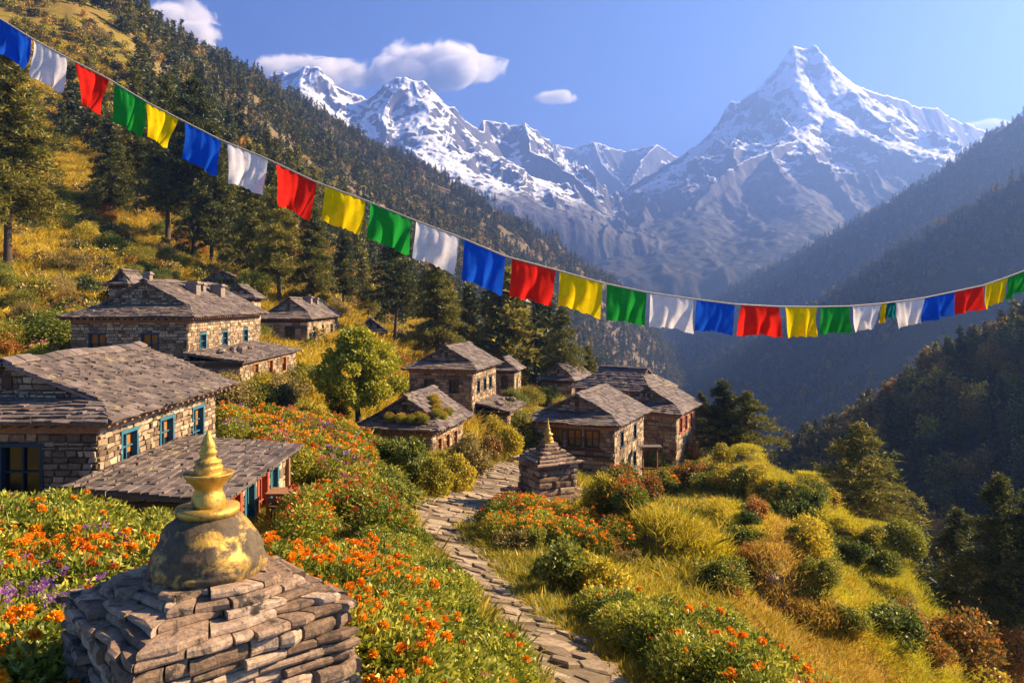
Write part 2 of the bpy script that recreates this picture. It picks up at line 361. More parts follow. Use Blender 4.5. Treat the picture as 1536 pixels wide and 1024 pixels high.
def ground_mat():
    m, t, out = new_mat('hill_ground'); v = coords(t, True)
    n = noise(t, v, .35, 8, .62); n2 = noise(t, v, 2.6, 8, .7); n3 = noise(t, v, .028, 6, .6, .5)
    c = ramp(t, n2, [(.06,.05,.012), (.16,.125,.02), (.30,.205,.025), (.40,.27,.035)], .3, .72)
    c = mixc(t, ramp(t, n, [(0,0,0), (1,1,1)], .48, .62), c, (.12,.115,.018))
    c = mixc(t, ramp(t, n3, [(0,0,0), (1,1,1)], .50, .66), c, mixc(t, n2, (.15,.09,.022), (.30,.18,.045)))
    sy = t.nodes.new('ShaderNodeSeparateXYZ'); t.links.new(v, sy.inputs[0])       # coarser, browner grass on the big slope beyond the village
    c = mixc(t, ramp(t, math_(t, 'MULTIPLY_ADD', sy.outputs[1], .002, math_(t, 'MULTIPLY_ADD', n3, .5, -.6)), [(0,0,0), (1,1,1)], .1, .5), c, ramp(t, n2, [(.045,.035,.016), (.13,.095,.035), (.20,.135,.05)], .3, .7))
    # steep faces show soil and rock
    nz = t.nodes.new('ShaderNodeSeparateXYZ'); t.links.new(t.nodes.new('ShaderNodeNewGeometry').outputs['Normal'], nz.inputs[0])
    st = ramp(t, math_(t, 'ADD', nz.outputs[2], math_(t, 'MULTIPLY_ADD', n, .3, -.15)), [(1,1,1), (0,0,0)], .62, .80)
    c = mixc(t, st, c, ramp(t, n2, [(.05,.038,.022), (.15,.115,.07), (.27,.215,.14)], .3, .7))
    principled(t, out, c, .95, 0, n2, .7, .12, .1); return m
M['ground'] = ground_mat()
us = np.r_[np.linspace(-1500, -80, 40)[:-1], np.linspace(-80, 1620, 330), np.linspace(1620, 3000, 40)[1:]]
ys = np.r_[np.exp(np.linspace(math.log(.6), math.log(9), 50))[:-1], np.exp(np.linspace(math.log(9), math.log(110), 250))[:-1], np.exp(np.linspace(math.log(110), math.log(2000), 200))[:-1], np.exp(np.linspace(math.log(2000), math.log(5500), 20))]
UU, YY = np.meshgrid(us, ys); XX = (UU - U0) / F * YY
def grid_faces(nr, nc):
    i = np.arange(nr - 1)[:, None] * nc + np.arange(nc - 1)[None, :]; i = i.ravel()
    return np.c_[i, i + 1, i + nc + 1, i + nc]
ZZ = G(XX, YY)
tag(link('hillside', mesh_np('hillside', np.c_[XX.ravel(), YY.ravel(), ZZ.ravel()], grid_faces(*UU.shape), M['ground'], smooth=True)), kind='structure')

# ------------------------------------------------------------------ forested ridges across the valley, lofted from their crest lines
class Ridge:
    def __init__(s, pts, drop, seed, rough):
        C = np.array([W3(*p) for p in pts]); d = np.r_[0, np.cumsum(np.hypot(*np.diff(C[:, :2], axis=0).T))]
        s.L = d[-1]; s.d = d; s.C = C; s.drop = drop; s.seed = seed; s.rough = rough
    def p(s, a, b):
        """a 0..1 along the crest, b metres out from it: positive towards the valley side"""
        a = np.asarray(a, float); b = np.asarray(b, float); q = a * s.L
        c = np.stack([np.interp(q, s.d, s.C[:, i]) for i in range(3)], -1)
        e = s.L * .02
        t_ = np.stack([np.interp(q + e, s.d, s.C[:, i]) - np.interp(q - e, s.d, s.C[:, i]) for i in range(2)], -1)
        t_ = t_ / np.linalg.norm(t_, axis=-1, keepdims=True)
        nx, ny = -t_[..., 1], t_[..., 0]
        sgn = np.where(nx * 1 + ny * 1 < 0, 1, -1); nx = nx * sgn; ny = ny * sgn
        x = c[..., 0] + nx * b; y = c[..., 1] + ny * b
        gul = s.rough * (ridged(q / (s.rough * 6), b / (s.rough * 14), 4, s.seed) - .45) * np.clip(np.abs(b) / (s.rough * 2.5), 0.12, 1.6)
        z = c[..., 2] - np.abs(b) * np.where(b > 0, s.drop, .55) + gul + s.rough * .10 * fbm(q / (s.rough * 1.2), b / (s.rough * 1.2), 3, s.seed + 4)
        return np.stack([x, y, z], -1)
    def build(s, name, mat, na, b0, b1, nb):
        A, B = np.meshgrid(np.linspace(0, 1, na), np.linspace(b0, b1, nb))
        P = s.p(A, B); V = P.reshape(-1, 3)
        Fc = grid_faces(nb, na)
        n = np.cross(V[Fc[0, 1]] - V[Fc[0, 0]], V[Fc[0, 3]] - V[Fc[0, 0]])
        if n[2] < 0: Fc = Fc[:, ::-1]
        return tag(link(name, mesh_np(name, V, Fc, mat, smooth=True)), kind='structure')
def forest_floor(name, cols, rockiness=.68):
    m, t, out = new_mat(name); v = coords(t, True)
    n = noise(t, v, .05, 8, .65); n2 = noise(t, v, .35, 7, .7); n3 = noise(t, v, .012, 7, .65, .8)
    c = ramp(t, n2, cols, .3, .7)
    c = mixc(t, ramp(t, n3, [(0,0,0), (1,1,1)], rockiness, rockiness + .05), c, ramp(t, n2, [(.12,.10,.08), (.30,.26,.21)], .3, .7))
    principled(t, out, c, .95, 0, n, .6, 2.0, .1); return m
M['floor'] = forest_floor('forest_floor', [(.014,.018,.008), (.035,.036,.012), (.075,.06,.02)])
RIDGE1 = Ridge([(1090,800,330),(1190,706,300),(1300,652,260),(1400,590,225),(1536,512,190),(1700,420,165),(1900,330,150)], .52, 3, 9)
RIDGE2 = Ridge([(930,640,1150),(1000,575,1050),(1060,545,980),(1150,495,920),(1250,440,860),(1350,375,810),(1450,315,760),(1536,265,720),(1700,175,680),(1900,90,650)], .80, 8, 26)
RIDGE3 = Ridge([(840,640,2000),(930,552,1850),(1000,495,1740),(1050,455,1660),(1150,405,1560),(1250,350,1490),(1330,305,1440),(1390,270,1400),(1460,220,1350),(1536,170,1300),(1700,80,1230),(1900,0,1200)], .76, 15, 42)
RIDGE1.build('near_ridge_slope', M['floor'], 200, -60, 200, 120)
RIDGE2.build('middle_ridge_slope', M['floor'], 260, -200, 560, 150)
RIDGE3.build('far_ridge_slope', M['floor'], 260, -300, 900, 150)

# ------------------------------------------------------------------ snow mountains: arete skeletons widened into faces, then carved
KM = .58       # the snow mountains are laid out on a 6 km plan and stand at this fraction of it, 3.5 km away
def mountain_mat(name, snow, spread, low):
    m, t, out = new_mat(name); vv = t.nodes.new('ShaderNodeVectorMath'); vv.operation = 'SCALE'; vv.inputs['Scale'].default_value = 1 / KM
    t.links.new(coords(t, True), vv.inputs[0]); v = vv.outputs[0]
    sx = t.nodes.new('ShaderNodeSeparateXYZ'); t.links.new(v, sx.inputs[0]); z = sx.outputs[2]
    nz = t.nodes.new('ShaderNodeSeparateXYZ'); t.links.new(t.nodes.new('ShaderNodeNewGeometry').outputs['Normal'], nz.inputs[0])
    n = noise(t, v, .0042, 9, .66, .3)
    mp = t.nodes.new('ShaderNodeMapping'); mp.inputs['Scale'].default_value = (1, 1, .3); t.links.new(v, mp.inputs['Vector'])
    n2 = noise(t, mp.outputs[0], .026, 9, .72); n3 = noise(t, v, .0015, 6, .6)
    rock = ramp(t, n2, [(.03,.03,.038), (.075,.072,.082), (.14,.132,.138)], .3, .7)
    veg = ramp(t, n, low, .3, .7)
    k = math_(t, 'ADD', z, math_(t, 'MULTIPLY_ADD', n3, spread * 1.1, -spread * .55))
    vegf = ramp(t, math_(t, 'MULTIPLY_ADD', k, 1 / (spread * 2), -(snow - spread * 1.9) / (spread * 2)), [(1,1,1), (0,0,0)], .1, .7)
    c = mixc(t, vegf, rock, veg)
    sf = math_(t, 'MULTIPLY_ADD', k, 1 / spread, -snow / spread)                      # height over the snow line
    sf = math_(t, 'ADD', math_(t, 'MULTIPLY', sf, .16), math_(t, 'MULTIPLY_ADD', nz.outputs[2], 1.9, -1.36))
    sf = math_(t, 'ADD', sf, math_(t, 'MULTIPLY_ADD', n2, .7, -.35))
    sf = math_(t, 'ADD', sf, math_(t, 'MULTIPLY_ADD', n, .45, -.22))
    low_ = ramp(t, math_(t, 'MULTIPLY_ADD', k, 1 / spread, -(snow - spread * .5) / spread), [(0,0,0), (1,1,1)], .2, .7)
    f = math_(t, 'MULTIPLY', ramp(t, sf, [(0,0,0), (1,1,1)], .04, .16), low_)
    c = mixc(t, f, c, (.84,.86,.90))
    principled(t, out, c, .8, 0, n2, .6, 9.0, .2); return m
def mountain(name, label, ridges, x0, x1, y0, y1, nx, ny, slope, mat, seed, base=-480, amp=1.0, rise=0.0):
    X, Y = np.meshgrid(np.linspace(x0, x1, nx), np.linspace(y0, y1, ny))
    wx = X + 70 * fbm(X / 420, Y / 420, 4, seed); wy = Y + 70 * fbm(X / 600, Y / 600, 4, seed + 50)
    Z = base + rise * np.clip(Y - y0, 0, 2600); D = np.full(X.shape, 1e9); S = X * .7 + Y * .7; s0 = 0.0
    for rd in ridges:
        P = np.array([W3(*p) for p in rd])
        for a, b in zip(P, P[1:]):
            ab = b[:2] - a[:2]; t_ = ((wx - a[0]) * ab[0] + (wy - a[1]) * ab[1]) / (ab @ ab)
            tc = np.clip(t_, 0, 1)
            d = np.hypot(wx - a[0] - tc * ab[0], wy - a[1] - tc * ab[1])
            z = a[2] + tc * (b[2] - a[2]) - slope * d / (1 + d / 3000) - 95 * (1 - np.exp(-d / 150))
            S = np.where(z > Z, s0 + t_ * math.hypot(*ab), S); s0 += 0 if b is P[-1] else math.hypot(*ab)
            Z = np.maximum(Z, z); D = np.minimum(D, d)
    k = np.clip((Z - base) / 600, .1, 1.3); g = sstep(0, 260, D)
    Z = Z + amp * k * ((ridged(wx / 700, wy / 700, 7, seed + 3) - .5) * (12 + 110 * g) * sstep(-100, 900, Z) + (ridged(S / 190 + .35 * fbm(X / 160, Y / 160, 3, seed + 6), D / 900, 5, seed + 9) - .45) * (10 + 120 * g) * (.25 + .75 * sstep(100, 900, Z)) + (ridged(X / 150, Y / 150, 6, seed + 19) - .5) * (10 + 28 * g) * (.3 + .7 * sstep(100, 900, Z)))
    Z = Z + amp * 15 * fbm(X / 45, Y / 45, 3, seed + 1)
    Z = base + (Z - base) * sstep(y0, y0 + 500, Y)                                       # the near foot runs down under the valley floor
    o = link(name, mesh_np(name, np.c_[X.ravel(), Y.ravel(), Z.ravel()] * KM, grid_faces(ny, nx), mat, smooth=True))
    return tag(o, label, None, None, 'structure')
M['peak'] = mountain_mat('great_peak', 760, 330, [(.016,.02,.016), (.034,.034,.024), (.07,.055,.034)])
M['range'] = mountain_mat('snow_range', 560, 320, [(.016,.02,.018), (.03,.032,.025), (.055,.048,.034)])
M['far_range'] = mountain_mat('far_range', 900, 400, [(.05,.05,.04), (.09,.08,.06)])
mountain('great_snow_peak', 'tall snow peak with a notched double summit above the valley', [
  [(1188,70,6000),(1192,68,6000),(1205,70,6000),(1218,66,6000),(1222,65,6000)],
  [(1190,72,6000),(1168,115,6050),(1145,145,6100),(1105,152,6200),(1085,188,6300),(1035,225,6400),(1000,242,6500),(940,280,6600),(880,310,6700),(825,338,6800)],
  [(1222,66,6000),(1240,100,6000),(1268,125,6050),(1330,142,6150),(1375,160,6250),(1398,160,6250),(1455,190,6350),(1560,245,6500),(1700,300,6600)],
  [(1195,75,6000),(1200,118,5800),(1222,172,5480),(1212,200,5200),(1150,225,4950),(1120,240,4800),(1040,300,4500),(950,370,4100),(870,425,3700)],
  [(1222,172,5480),(1275,210,5200),(1330,240,5000),(1400,262,4850),(1480,290,4700)],
  [(1040,300,4500),(1035,370,4000),(1010,430,3500)], [(940,280,6600),(900,350,5600),(900,410,4600),(930,455,3600)],
  [(1150,225,4950),(1190,270,4500),(1215,330,4000),(1180,400,3500)],
  [(1230,80,6000),(1275,160,5700),(1330,190,5500),(1390,205,5400)],
  [(1085,188,6300),(1060,240,5900),(1010,290,5500),(930,330,5200),(840,360,5000)],
], -700, 4600, 2750, 7300, 600, 500, 1.12, M['peak'], 5, rise=.30)
mountain('snow_range', 'long snowy range of rocky summits left of the valley', [
  [(330,150,5200),(372,112,5100),(388,124,5100),(405,114,5050),(432,108,5000),(452,97,5000),(475,97,5000),(500,128,5000),(545,150,5050),(575,122,5000),(600,116,5000),(630,118,5000),(660,150,5050),(695,178,5100),(728,198,5200),(735,178,5600),(772,184,5600),(795,181,5600),(822,208,5700),(842,232,5800),(880,262,5900),(915,300,6000)],
  [(465,97,5000),(450,150,4800),(500,210,4500),(560,260,4200),(640,310,3900)],
  [(465,97,5000),(400,170,4700),(340,230,4400)],
  [(612,116,5000),(640,170,4800),(610,215,4600),(680,260,4300),(760,310,4000),(815,345,3800)],
  [(630,118,5000),(700,200,4900),(760,235,4800),(800,268,4600),(850,305,4400)],
  [(545,150,5050),(560,200,4800),(540,240,4600)],
  [(795,181,5600),(800,225,5300),(850,262,5100),(890,290,4900)],
], -2300, 900, 3300, 6300, 560, 420, .92, M['range'], 31)
mountain('far_snow_range', 'pale jagged snow range farthest away at the valley head', [
  [(760,235,8600),(810,222,8600),(838,214,8500),(858,222,8500),(885,211,8400),(905,218,8400),(930,226,8500),(955,222,8500),(984,214,8400),(1010,232,8500),(1080,250,8600)],
  [(885,211,8400),(900,245,8000),(930,275,7600)], [(984,214,8400),(960,250,7900),(930,290,7400)],
  [(838,214,8500),(850,250,8000),(880,285,7500)],
], -400, 2500, 7000, 9600, 300, 240, .9, M['far_range'], 77)

# ------------------------------------------------------------------ haze and clouds
m, t, out = new_mat('valley_haze'); pv = t.nodes.new('ShaderNodeVolumePrincipled')
pv.inputs['Color'].default_value = (.185, .325, .74, 1); pv.inputs['Density'].default_value = 3.0e-4; pv.inputs['Anisotropy'].default_value = .55
t.links.new(pv.outputs[0], out.inputs['Volume']); M['haze'] = m
mb = MB(); mb.box(-2600, 3200, -60, 5700, -345, 1165)
tag(mb.build('haze', m), kind='stuff')

m, t, out = new_mat('cloud'); v = coords(t, True)
pv = t.nodes.new('ShaderNodeVolumePrincipled'); pv.inputs['Color'].default_value = (1, 1, 1, 1); pv.inputs['Anisotropy'].default_value = .1
tc = t.nodes.new('ShaderNodeTexCoord').outputs['Generated']
vm = t.nodes.new('ShaderNodeVectorMath'); vm.operation = 'SUBTRACT'; t.links.new(tc, vm.inputs[0]); vm.inputs[1].default_value = (.5, .5, .5)
ln = t.nodes.new('ShaderNodeVectorMath'); ln.operation = 'LENGTH'; t.links.new(vm.outputs[0], ln.inputs[0])
n = noise(t, v, .0022, 9, .66, .9)
dd = ramp(t, math_(t, 'ADD', n, math_(t, 'MULTIPLY_ADD', ln.outputs['Value'], -1.05, .40)), [(0,0,0), (1,1,1)], .48, .60)
t.links.new(math_(t, 'MULTIPLY', dd, .009), pv.inputs['Density'])
pv.inputs['Emission Strength'].default_value = 0
t.links.new(pv.outputs[0], out.inputs['Volume']); M['cloud'] = m
m.cycles.volume_step_rate = 1.0 if hasattr(m.cycles, 'volume_step_rate') else 1.0
def cloud(label, blobs, Y=11500):
    bm_v = []; bm_f = []
    for (u, vv, ru, rv) in blobs:
        c = W3(u, vv, Y); rx = ru / F * Y; rz = rv / F * Y; ry = (rx + rz) / 2
        k = len(bm_v); nu, nv = 24, 14
        for i in range(nv + 1):
            for j in range(nu):
                th = math.pi * i / nv; ph = 2 * math.pi * j / nu
                bm_v.append((c[0] + rx * math.sin(th) * math.cos(ph), c[1] + ry * math.sin(th) * math.sin(ph), c[2] + rz * math.cos(th)))
        for i in range(nv):
            for j in range(nu):
                bm_f.append((k + i*nu + j, k + (i+1)*nu + j, k + (i+1)*nu + (j+1) % nu, k + i*nu + (j+1) % nu))
    o = link('cloud', mesh_np('cloud', bm_v, bm_f, M['cloud']))
    return tag(o, label, 'cloud', 'clouds in the blue sky')
cloud('white cloud above the wooded crest of the left hillside', [(262, 42, 75, 48), (232, 30, 50, 36), (296, 60, 55, 26)])
cloud('long white cloud tucked behind the left snow summit', [(440, 112, 75, 34), (510, 116, 80, 26), (400, 112, 50, 22)])
cloud('largest white cloud, drifting over the twin snow summits', [(640, 100, 80, 44), (665, 84, 55, 28), (585, 110, 60, 24), (710, 106, 70, 22)])
cloud('tiny wisp of cloud alone in the middle of the sky', [(833, 146, 44, 11)])
cloud('thin low cloud behind the right shoulder of the great snow peak', [(1492, 188, 60, 10)])

# ------------------------------------------------------------------ foliage kits
def leaves(P, D, Wd, diamond=True):
    """arrays of leaf bases, directions and half-widths -> verts, faces"""
    n = len(P)
    if diamond:
        V = np.stack([P, P + D * .45 + Wd, P + D, P + D * .45 - Wd], 1).reshape(-1, 3)
        return V, np.arange(4 * n).reshape(n, 4)
    V = np.stack([P - Wd, P + Wd, P + D], 1).reshape(-1, 3)
    return V, np.arange(3 * n).reshape(n, 3)
def unit(v): return v / (np.linalg.norm(v, axis=-1, keepdims=True) + 1e-9)
def perp(g, D):
    return unit(np.cross(D, g.normal(size=D.shape)))
def pine_mesh(name, mat, seed, br, cl, tr, w=.2, z0=.22, ln=.035, wd=.006, shape=1.2, droop=.25, gap=.0):
    """needle sprays on tiers of limbs; height 1"""
    g = np.random.default_rng(seed); P = []; D = []; Wd = []
    limbs = []
    for i in range(br):
        f = (i + g.random()) / br; t_ = z0 + (1 - z0) * f
        if g.random() < gap: continue
        L = w * ((1 - f ** shape) * (.62 + .5 * g.random()) * min(1, .45 + f * 4)) + .02
        a = i * 2.39996 + g.normal() * .5; rise = g.normal() * .1 + .12 - .25 * (1 - f) + .3 * f
        limbs.append((t_, L, a, rise))
        c = int(max(3, cl * (L / w) * 1.15))
        q = (np.arange(c) + g.random(c)) / c * .95 + .08
        lat = g.normal(size=c) * .20 * L * np.minimum(1, q + .2)
        x = np.cos(a) * L * q - np.sin(a) * lat; y = np.sin(a) * L * q + np.cos(a) * lat
        z = t_ + L * q * rise - droop * L * q * q + g.normal(size=c) * .010 + .012
        base = np.repeat(np.c_[x, y, z], tr, 0)
        d = g.normal(size=(c * tr, 3)) * np.array([1, 1, .55]); d[:, 2] += .35
        d[:, 0] += np.cos(a) * .5; d[:, 1] += np.sin(a) * .5
        d = unit(d); l = ln * (.6 + .8 * g.random((c * tr, 1)))
        P.append(base + g.normal(size=base.shape) * ln * .35); D.append(d * l); Wd.append(perp(g, d) * wd * (.6 + .8 * g.random((c * tr, 1))))
    V, Fc = leaves(np.concatenate(P), np.concatenate(D), np.concatenate(Wd), False)
    return mesh_np(name, V, Fc, mat), limbs
def pine_trunk(name, limbs, seed, r=.016, thin=True):
    mb = MB(); g = random.Random(seed)
    pts = [(g.gauss(0, .006) * (i > 0), g.gauss(0, .006) * (i > 0), -.04 + 1.02 * i / 7) for i in range(8)]
    mb.tube(pts, [r * (1.25 if i == 0 else 1 - .9 * i / 7.3) for i in range(8)], 8)
    for t_, L, a, rise in limbs:
        if thin and t_ > .9: continue
        q = .75; mb.tube([(0, 0, t_), (math.cos(a)*L*.4, math.sin(a)*L*.4, t_ + L*.4*rise - .04*L), (math.cos(a)*L*q, math.sin(a)*L*q, t_ + L*q*rise - .25*L*q*q)], [r*.28, r*.18, r*.07], 4)
    return mb.mesh(name, M['bark'], True)
def crown_mesh(name, mat, seed, n, lumps, ls, rad=(.5,.5,.5), c=(0,0,.5), lr=.24, flat=.0, up=.25, extra=None):
    """leaves through lumps of an uneven crown"""
    g = np.random.default_rng(seed)
    d = unit(g.normal(size=(lumps, 3))); d[:, 2] = np.where(d[:, 2] < -.55, -d[:, 2] * .5, d[:, 2])
    C = d * (.25 + .80 * g.random((lumps, 1)) ** .7) * (1 - lr * .8)
    rr = lr * 2 * (.55 + .75 * g.random(lumps))
    k = g.integers(0, lumps, n)
    q = unit(g.normal(size=(n, 3))); rad_ = rr[k][:, None] * (.35 + .75 * g.random((n, 1)) ** .6) * np.where(g.random((n, 1)) < .10, 1 + .6 * g.random((n, 1)), 1)
    P = C[k] + q * rad_
    P = P * np.array(rad) + np.array(c)
    if flat: P = P[P[:, 2] > flat]; q = q[:len(P)]
    dd = unit(q[:len(P)] * .8 + g.normal(size=(len(P), 3)) * .7 + np.array([0, 0, up]))
    l = ls * (.55 + .9 * g.random((len(P), 1)))
    V, Fc = leaves(P, dd * l, perp(g, dd) * l * .34)
    return mesh_np(name, V, Fc, mat)
def limbs_mesh(name, seed, h, spread, n=6, r=.03):
    mb = MB(); g = random.Random(seed)
    mb.tube([(0,0,-.06), (.01,0,h*.4), (0,.01,h)], [r*1.3, r, r*.75], 8)
    for i in range(n):
        a = i * 2.4 + g.random(); s_ = spread * (.6 + .5 * g.random()); hh = h * (.75 + .2 * g.random())
        mb.tube([(0,0,hh), (math.cos(a)*s_*.4, math.sin(a)*s_*.4, hh + .16), (math.cos(a)*s_, math.sin(a)*s_, hh + .28 + .25*g.random())], [r*.6, r*.4, r*.12], 5)
    return mb.mesh(name, M['bark'], True)
PINES = []
for i, (w_, z0, sh, gp) in enumerate([(.23, .20, 1.1, .15), (.21, .26, 1.5, .42), (.27, .16, 1.0, .12), (.25, .33, 1.8, .48)]):
    cm, lb = pine_mesh('pine_crown', M['pine'], 40 + i, 120, 44, 13, w_, z0, .021, .0030, sh, .22, gp)
    PINES.append((cm, pine_trunk('pine_trunk', lb, i)))
MIDP = [pine_mesh('small_pine', [M['pine'], M['pine'], M['pine_far']][i], 60 + i, 46, 13, 5, [.19, .23, .16][i], .14, .055, .014, [1.0, 1.3, .9][i], .2, .05)[0] for i in range(3)]
MIDB = [crown_mesh('small_broadleaf', [M['leaf_green'], M['leaf_gold'], M['autumn'], M['pine_far']][i], 70 + i, 1500, 12, .062, (.42,.42,.52), (0,0,.5), .23) for i in range(4)]
FARP = [pine_mesh('far_conifer', M['pine_far'], 80 + i, 20, 7, 3, [.17, .22][i], .08, .085, .032, 1.0, .15)[0] for i in range(2)]
FARB = [crown_mesh('far_broadleaf', [M['pine_far'], M['autumn']][i], 84 + i, 330, 9, .12, (.40,.40,.50), (0,0,.46), .25) for i in range(2)]
SCRUB = [crown_mesh('scrub', M[mt], 90 + i, 330, 8, .13, (.6,.6,.45), (0,0,.3), .26) for i, mt in enumerate(('leaf_gold', 'leaf_dry'))]
SHRF = {k: crown_mesh('shrub', M[mt], 190 + i, 20000, 42, .030, (.55,.55,.58), (0,0,.36), .18, -.05, .4) for i, (k, mt) in enumerate((('green', 'leaf_green'), ('gold', 'leaf_gold'), ('rust', 'leaf_rust'), ('dry', 'leaf_dry')))}
SHR = {}
for kname, mt, sd_ in (('green', 'leaf_green', 1), ('gold', 'leaf_gold', 2), ('rust', 'leaf_rust', 3), ('dry', 'leaf_dry', 4)):
    SHR[kname] = [crown_mesh('shrub', M[mt], 100 + sd_ * 10 + i, 6500, 20, .062, (.55,.55,.58), (0,0,.36), .22, -.05, .4) for i in range(2)]
def bumpy_tree():
    """crown of the tree in the heart of the village: leaf masses of unequal size with gaps between"""
    g = np.random.default_rng(5); A = []
    for i in range(70):
        a = g.random() * 6.283; h = g.random(); r = .40 * math.sin(math.pi * (.16 + .80 * h) ** .8) * (.35 + .65 * g.random() ** .5) * (1 + .15 * math.sin(3 * a + 1))
        c = np.array([math.cos(a) * r * .92, math.sin(a) * r * .92, .29 + .66 * h + .03 * g.normal()]); k = int(g.uniform(260, 620)); s_ = g.uniform(.05, .115)
        q = unit(g.normal(size=(k, 3))); P = c + q * s_ * (.3 + .8 * g.random((k, 1)) ** .5) * np.array([1.15, 1.15, .75])
        d = unit(q * .7 + g.normal(size=(k, 3)) * .7 + np.array([0, 0, .15])); l = .030 * (.6 + .8 * g.random((k, 1))); A.append((P, d * l, perp(g, d) * l * .36))
    V, Fc = leaves(*[np.concatenate([a[i] for a in A]) for i in range(3)]); return mesh_np('tree_crown', V, Fc, M['round_tree'])
TREEB = {k: crown_mesh('tree_crown', M[mt], 150 + i, 30000, 44, .042, (.50,.50,.46), (0,0,.55), .21, 0, .2) for i, (k, mt) in enumerate((('gold', 'leaf_gold'), ('green', 'leaf_green'), ('autumn', 'autumn')))}
TREEB['round'] = bumpy_tree()
TREET = [limbs_mesh('tree_trunk', 5 + i, .24, .32) for i in range(2)]

# grass tussocks
def tuft(name, mat, seed, n, h, spread, wd):
    g = np.random.default_rng(seed)
    P = np.c_[g.normal(size=(n, 2)) * spread * .5, np.full(n, -.03)]
    d = np.c_[g.normal(size=(n, 2)) * .42 + P[:, :2] / spread * .6, np.ones(n)]; d = unit(d)
    l = h * (.5 + .7 * g.random((n, 1)))
    p = perp(g, d) * wd
    mid = P + d * l * .55; tip = P + d * l * .95 + np.c_[g.normal(size=(n, 2)) * .22, -.1 * np.ones(n)] * l
    V = np.stack([P - p, P + p, mid + p * .8, tip, mid - p * .8], 1).reshape(-1, 3)
    return mesh_np(name, V, np.arange(5 * n).reshape(n, 5), mat)
TUFT_G = [tuft('grass_tuft', M['grass'], 200 + i, 60, .36, .34, .006) for i in range(3)]
TUFT_V = [tuft('green_tuft', M['grass_green'], 210 + i, 60, .32, .32, .0065) for i in range(3)]

TUFT_C = [tuft('crop_tuft', M[k], 220 + i, 110, .16, .38, .0045) for k in ('crop', 'crop_dry', 'crop_green') for i in range(2)]
# flowering plants: leafy stems that carry blossoms
def herb_mesh(name, mat, seed, n, R_, H, ls):
    g = np.random.default_rng(seed)
    a = g.random(n) * 6.283; r = R_ * np.sqrt(g.random(n)); t_ = g.random(n) ** .75
    top = H * (1 - .45 * (r / R_) ** 2)
    P = np.c_[np.cos(a) * r * (.6 + .4 * t_), np.sin(a) * r * (.6 + .4 * t_), t_ * top]
    d = unit(np.c_[np.cos(a) * .6, np.sin(a) * .6, .5 + 0 * a] + g.normal(size=(n, 3)) * .55)
    l = ls * (.6 + .8 * g.random((n, 1)))
    V, Fc = leaves(P, d * l, perp(g, d) * l * .2)
    return mesh_np(name, V, Fc, mat)
def blossom_np(g, p, r, petals, fl=.62):
    """one pompom head: petals round a low dome"""
    q = unit(g.normal(size=(petals, 3))); q[:, 2] = np.abs(q[:, 2]) * 1.1 - .25; q = unit(q)
    k = petals > 60; P = p + q * r * (np.array([.5, .5, .42]) if k else np.array([.35, .35, .3])) * (g.random((petals, 1)) ** .3 if k else 1); d = unit(q + g.normal(size=q.shape) * (.5 if k else .25)) * r * np.array([.72, .72, fl]) * (.65 if k else 1)
    return P, d, perp(g, unit(d)) * r * (.15 if k else .26)
def head_mesh(name, mat, seed, r, petals=110):
    g = np.random.default_rng(seed)
    V, Fc = leaves(*blossom_np(g, np.zeros(3), r, petals)); return mesh_np(name, V, Fc, mat)
def cluster_mesh(name, mat, seed, r, k=14):
    g = np.random.default_rng(seed); A = []
    for i in range(k):
        c = g.normal(size=3) * r * np.array([.55, .55, .3]); A.append(blossom_np(g, c, r * .36, 9))
    V, Fc = leaves(*[np.concatenate([a[i] for a in A]) for i in range(3)]); return mesh_np(name, V, Fc, mat)
HEADS = {'orange': [head_mesh('marigold_head', M['orange'], 300 + i, .056) for i in range(3)],
         'purple': [cluster_mesh('purple_head', M['purple'], 310 + i, .06) for i in range(3)],
         'pink': [cluster_mesh('pink_head', M['pink'], 320 + i, .04, 8) for i in range(2)],
         'red': [head_mesh('red_head', M['red_petal'], 330 + i, .036) for i in range(2)],
         'yellow': [head_mesh('marigold_head', M['orange'], 340 + i, .036) for i in range(2)]}
HERB = [herb_mesh('flower_leaves', M['herb'], 350 + i, 4600, .42, .62, .056) for i in range(4)]
def spots_on(seed, n, R_=.42, H=.62):
    g = np.random.default_rng(seed); a = g.random(n) * 6.283; r = R_ * .95 * np.sqrt(g.random(n))
    return np.c_[np.cos(a) * r, np.sin(a) * r, H * (1 - .45 * (r / R_) ** 2) * (.93 + .22 * g.random(n))]
def stalks(name, S):
    mb = MB()
    for p in S: mb.tube([(p[0]*.35, p[1]*.35, 0), (p[0]*.8, p[1]*.8, p[2]*.6), (p[0], p[1], p[2])], [.006, .005, .004], 4)
    return mb.mesh(name, M['herb'])
def bloom_mesh(name, mat, seed, n, r, R_=.42, H=.62, petals=16):
    """many heads at once, for plants too far off to show single heads"""
    g = np.random.default_rng(seed); A = [blossom_np(g, p, r * (.7 + .6 * g.random()), petals) for p in spots_on(seed, n, R_, H)]
    V, Fc = leaves(*[np.concatenate([a[i] for a in A]) for i in range(3)]); return mesh_np(name, V, Fc, mat)
BLOOM = {k: [bloom_mesh(k + '_blossoms', M[mt], 360 + 5 * j + i, n_, r_) for i in range(2)] for j, (k, mt, n_, r_) in enumerate((('orange', 'orange', 32, .044), ('red', 'red_petal', 24, .042), ('purple', 'purple', 18, .045), ('pink', 'pink', 20, .04)))}
PLANTS = {}
for i in range(4):
    for colr in ('orange', 'purple', 'red', 'pink'):
        n_ = {'orange': 22, 'purple': 14, 'red': 10, 'pink': 9}[colr]
        S = spots_on(400 + i * 7 + len(colr), n_); PLANTS[(colr, i)] = (S, stalks('flower_stalks', S))

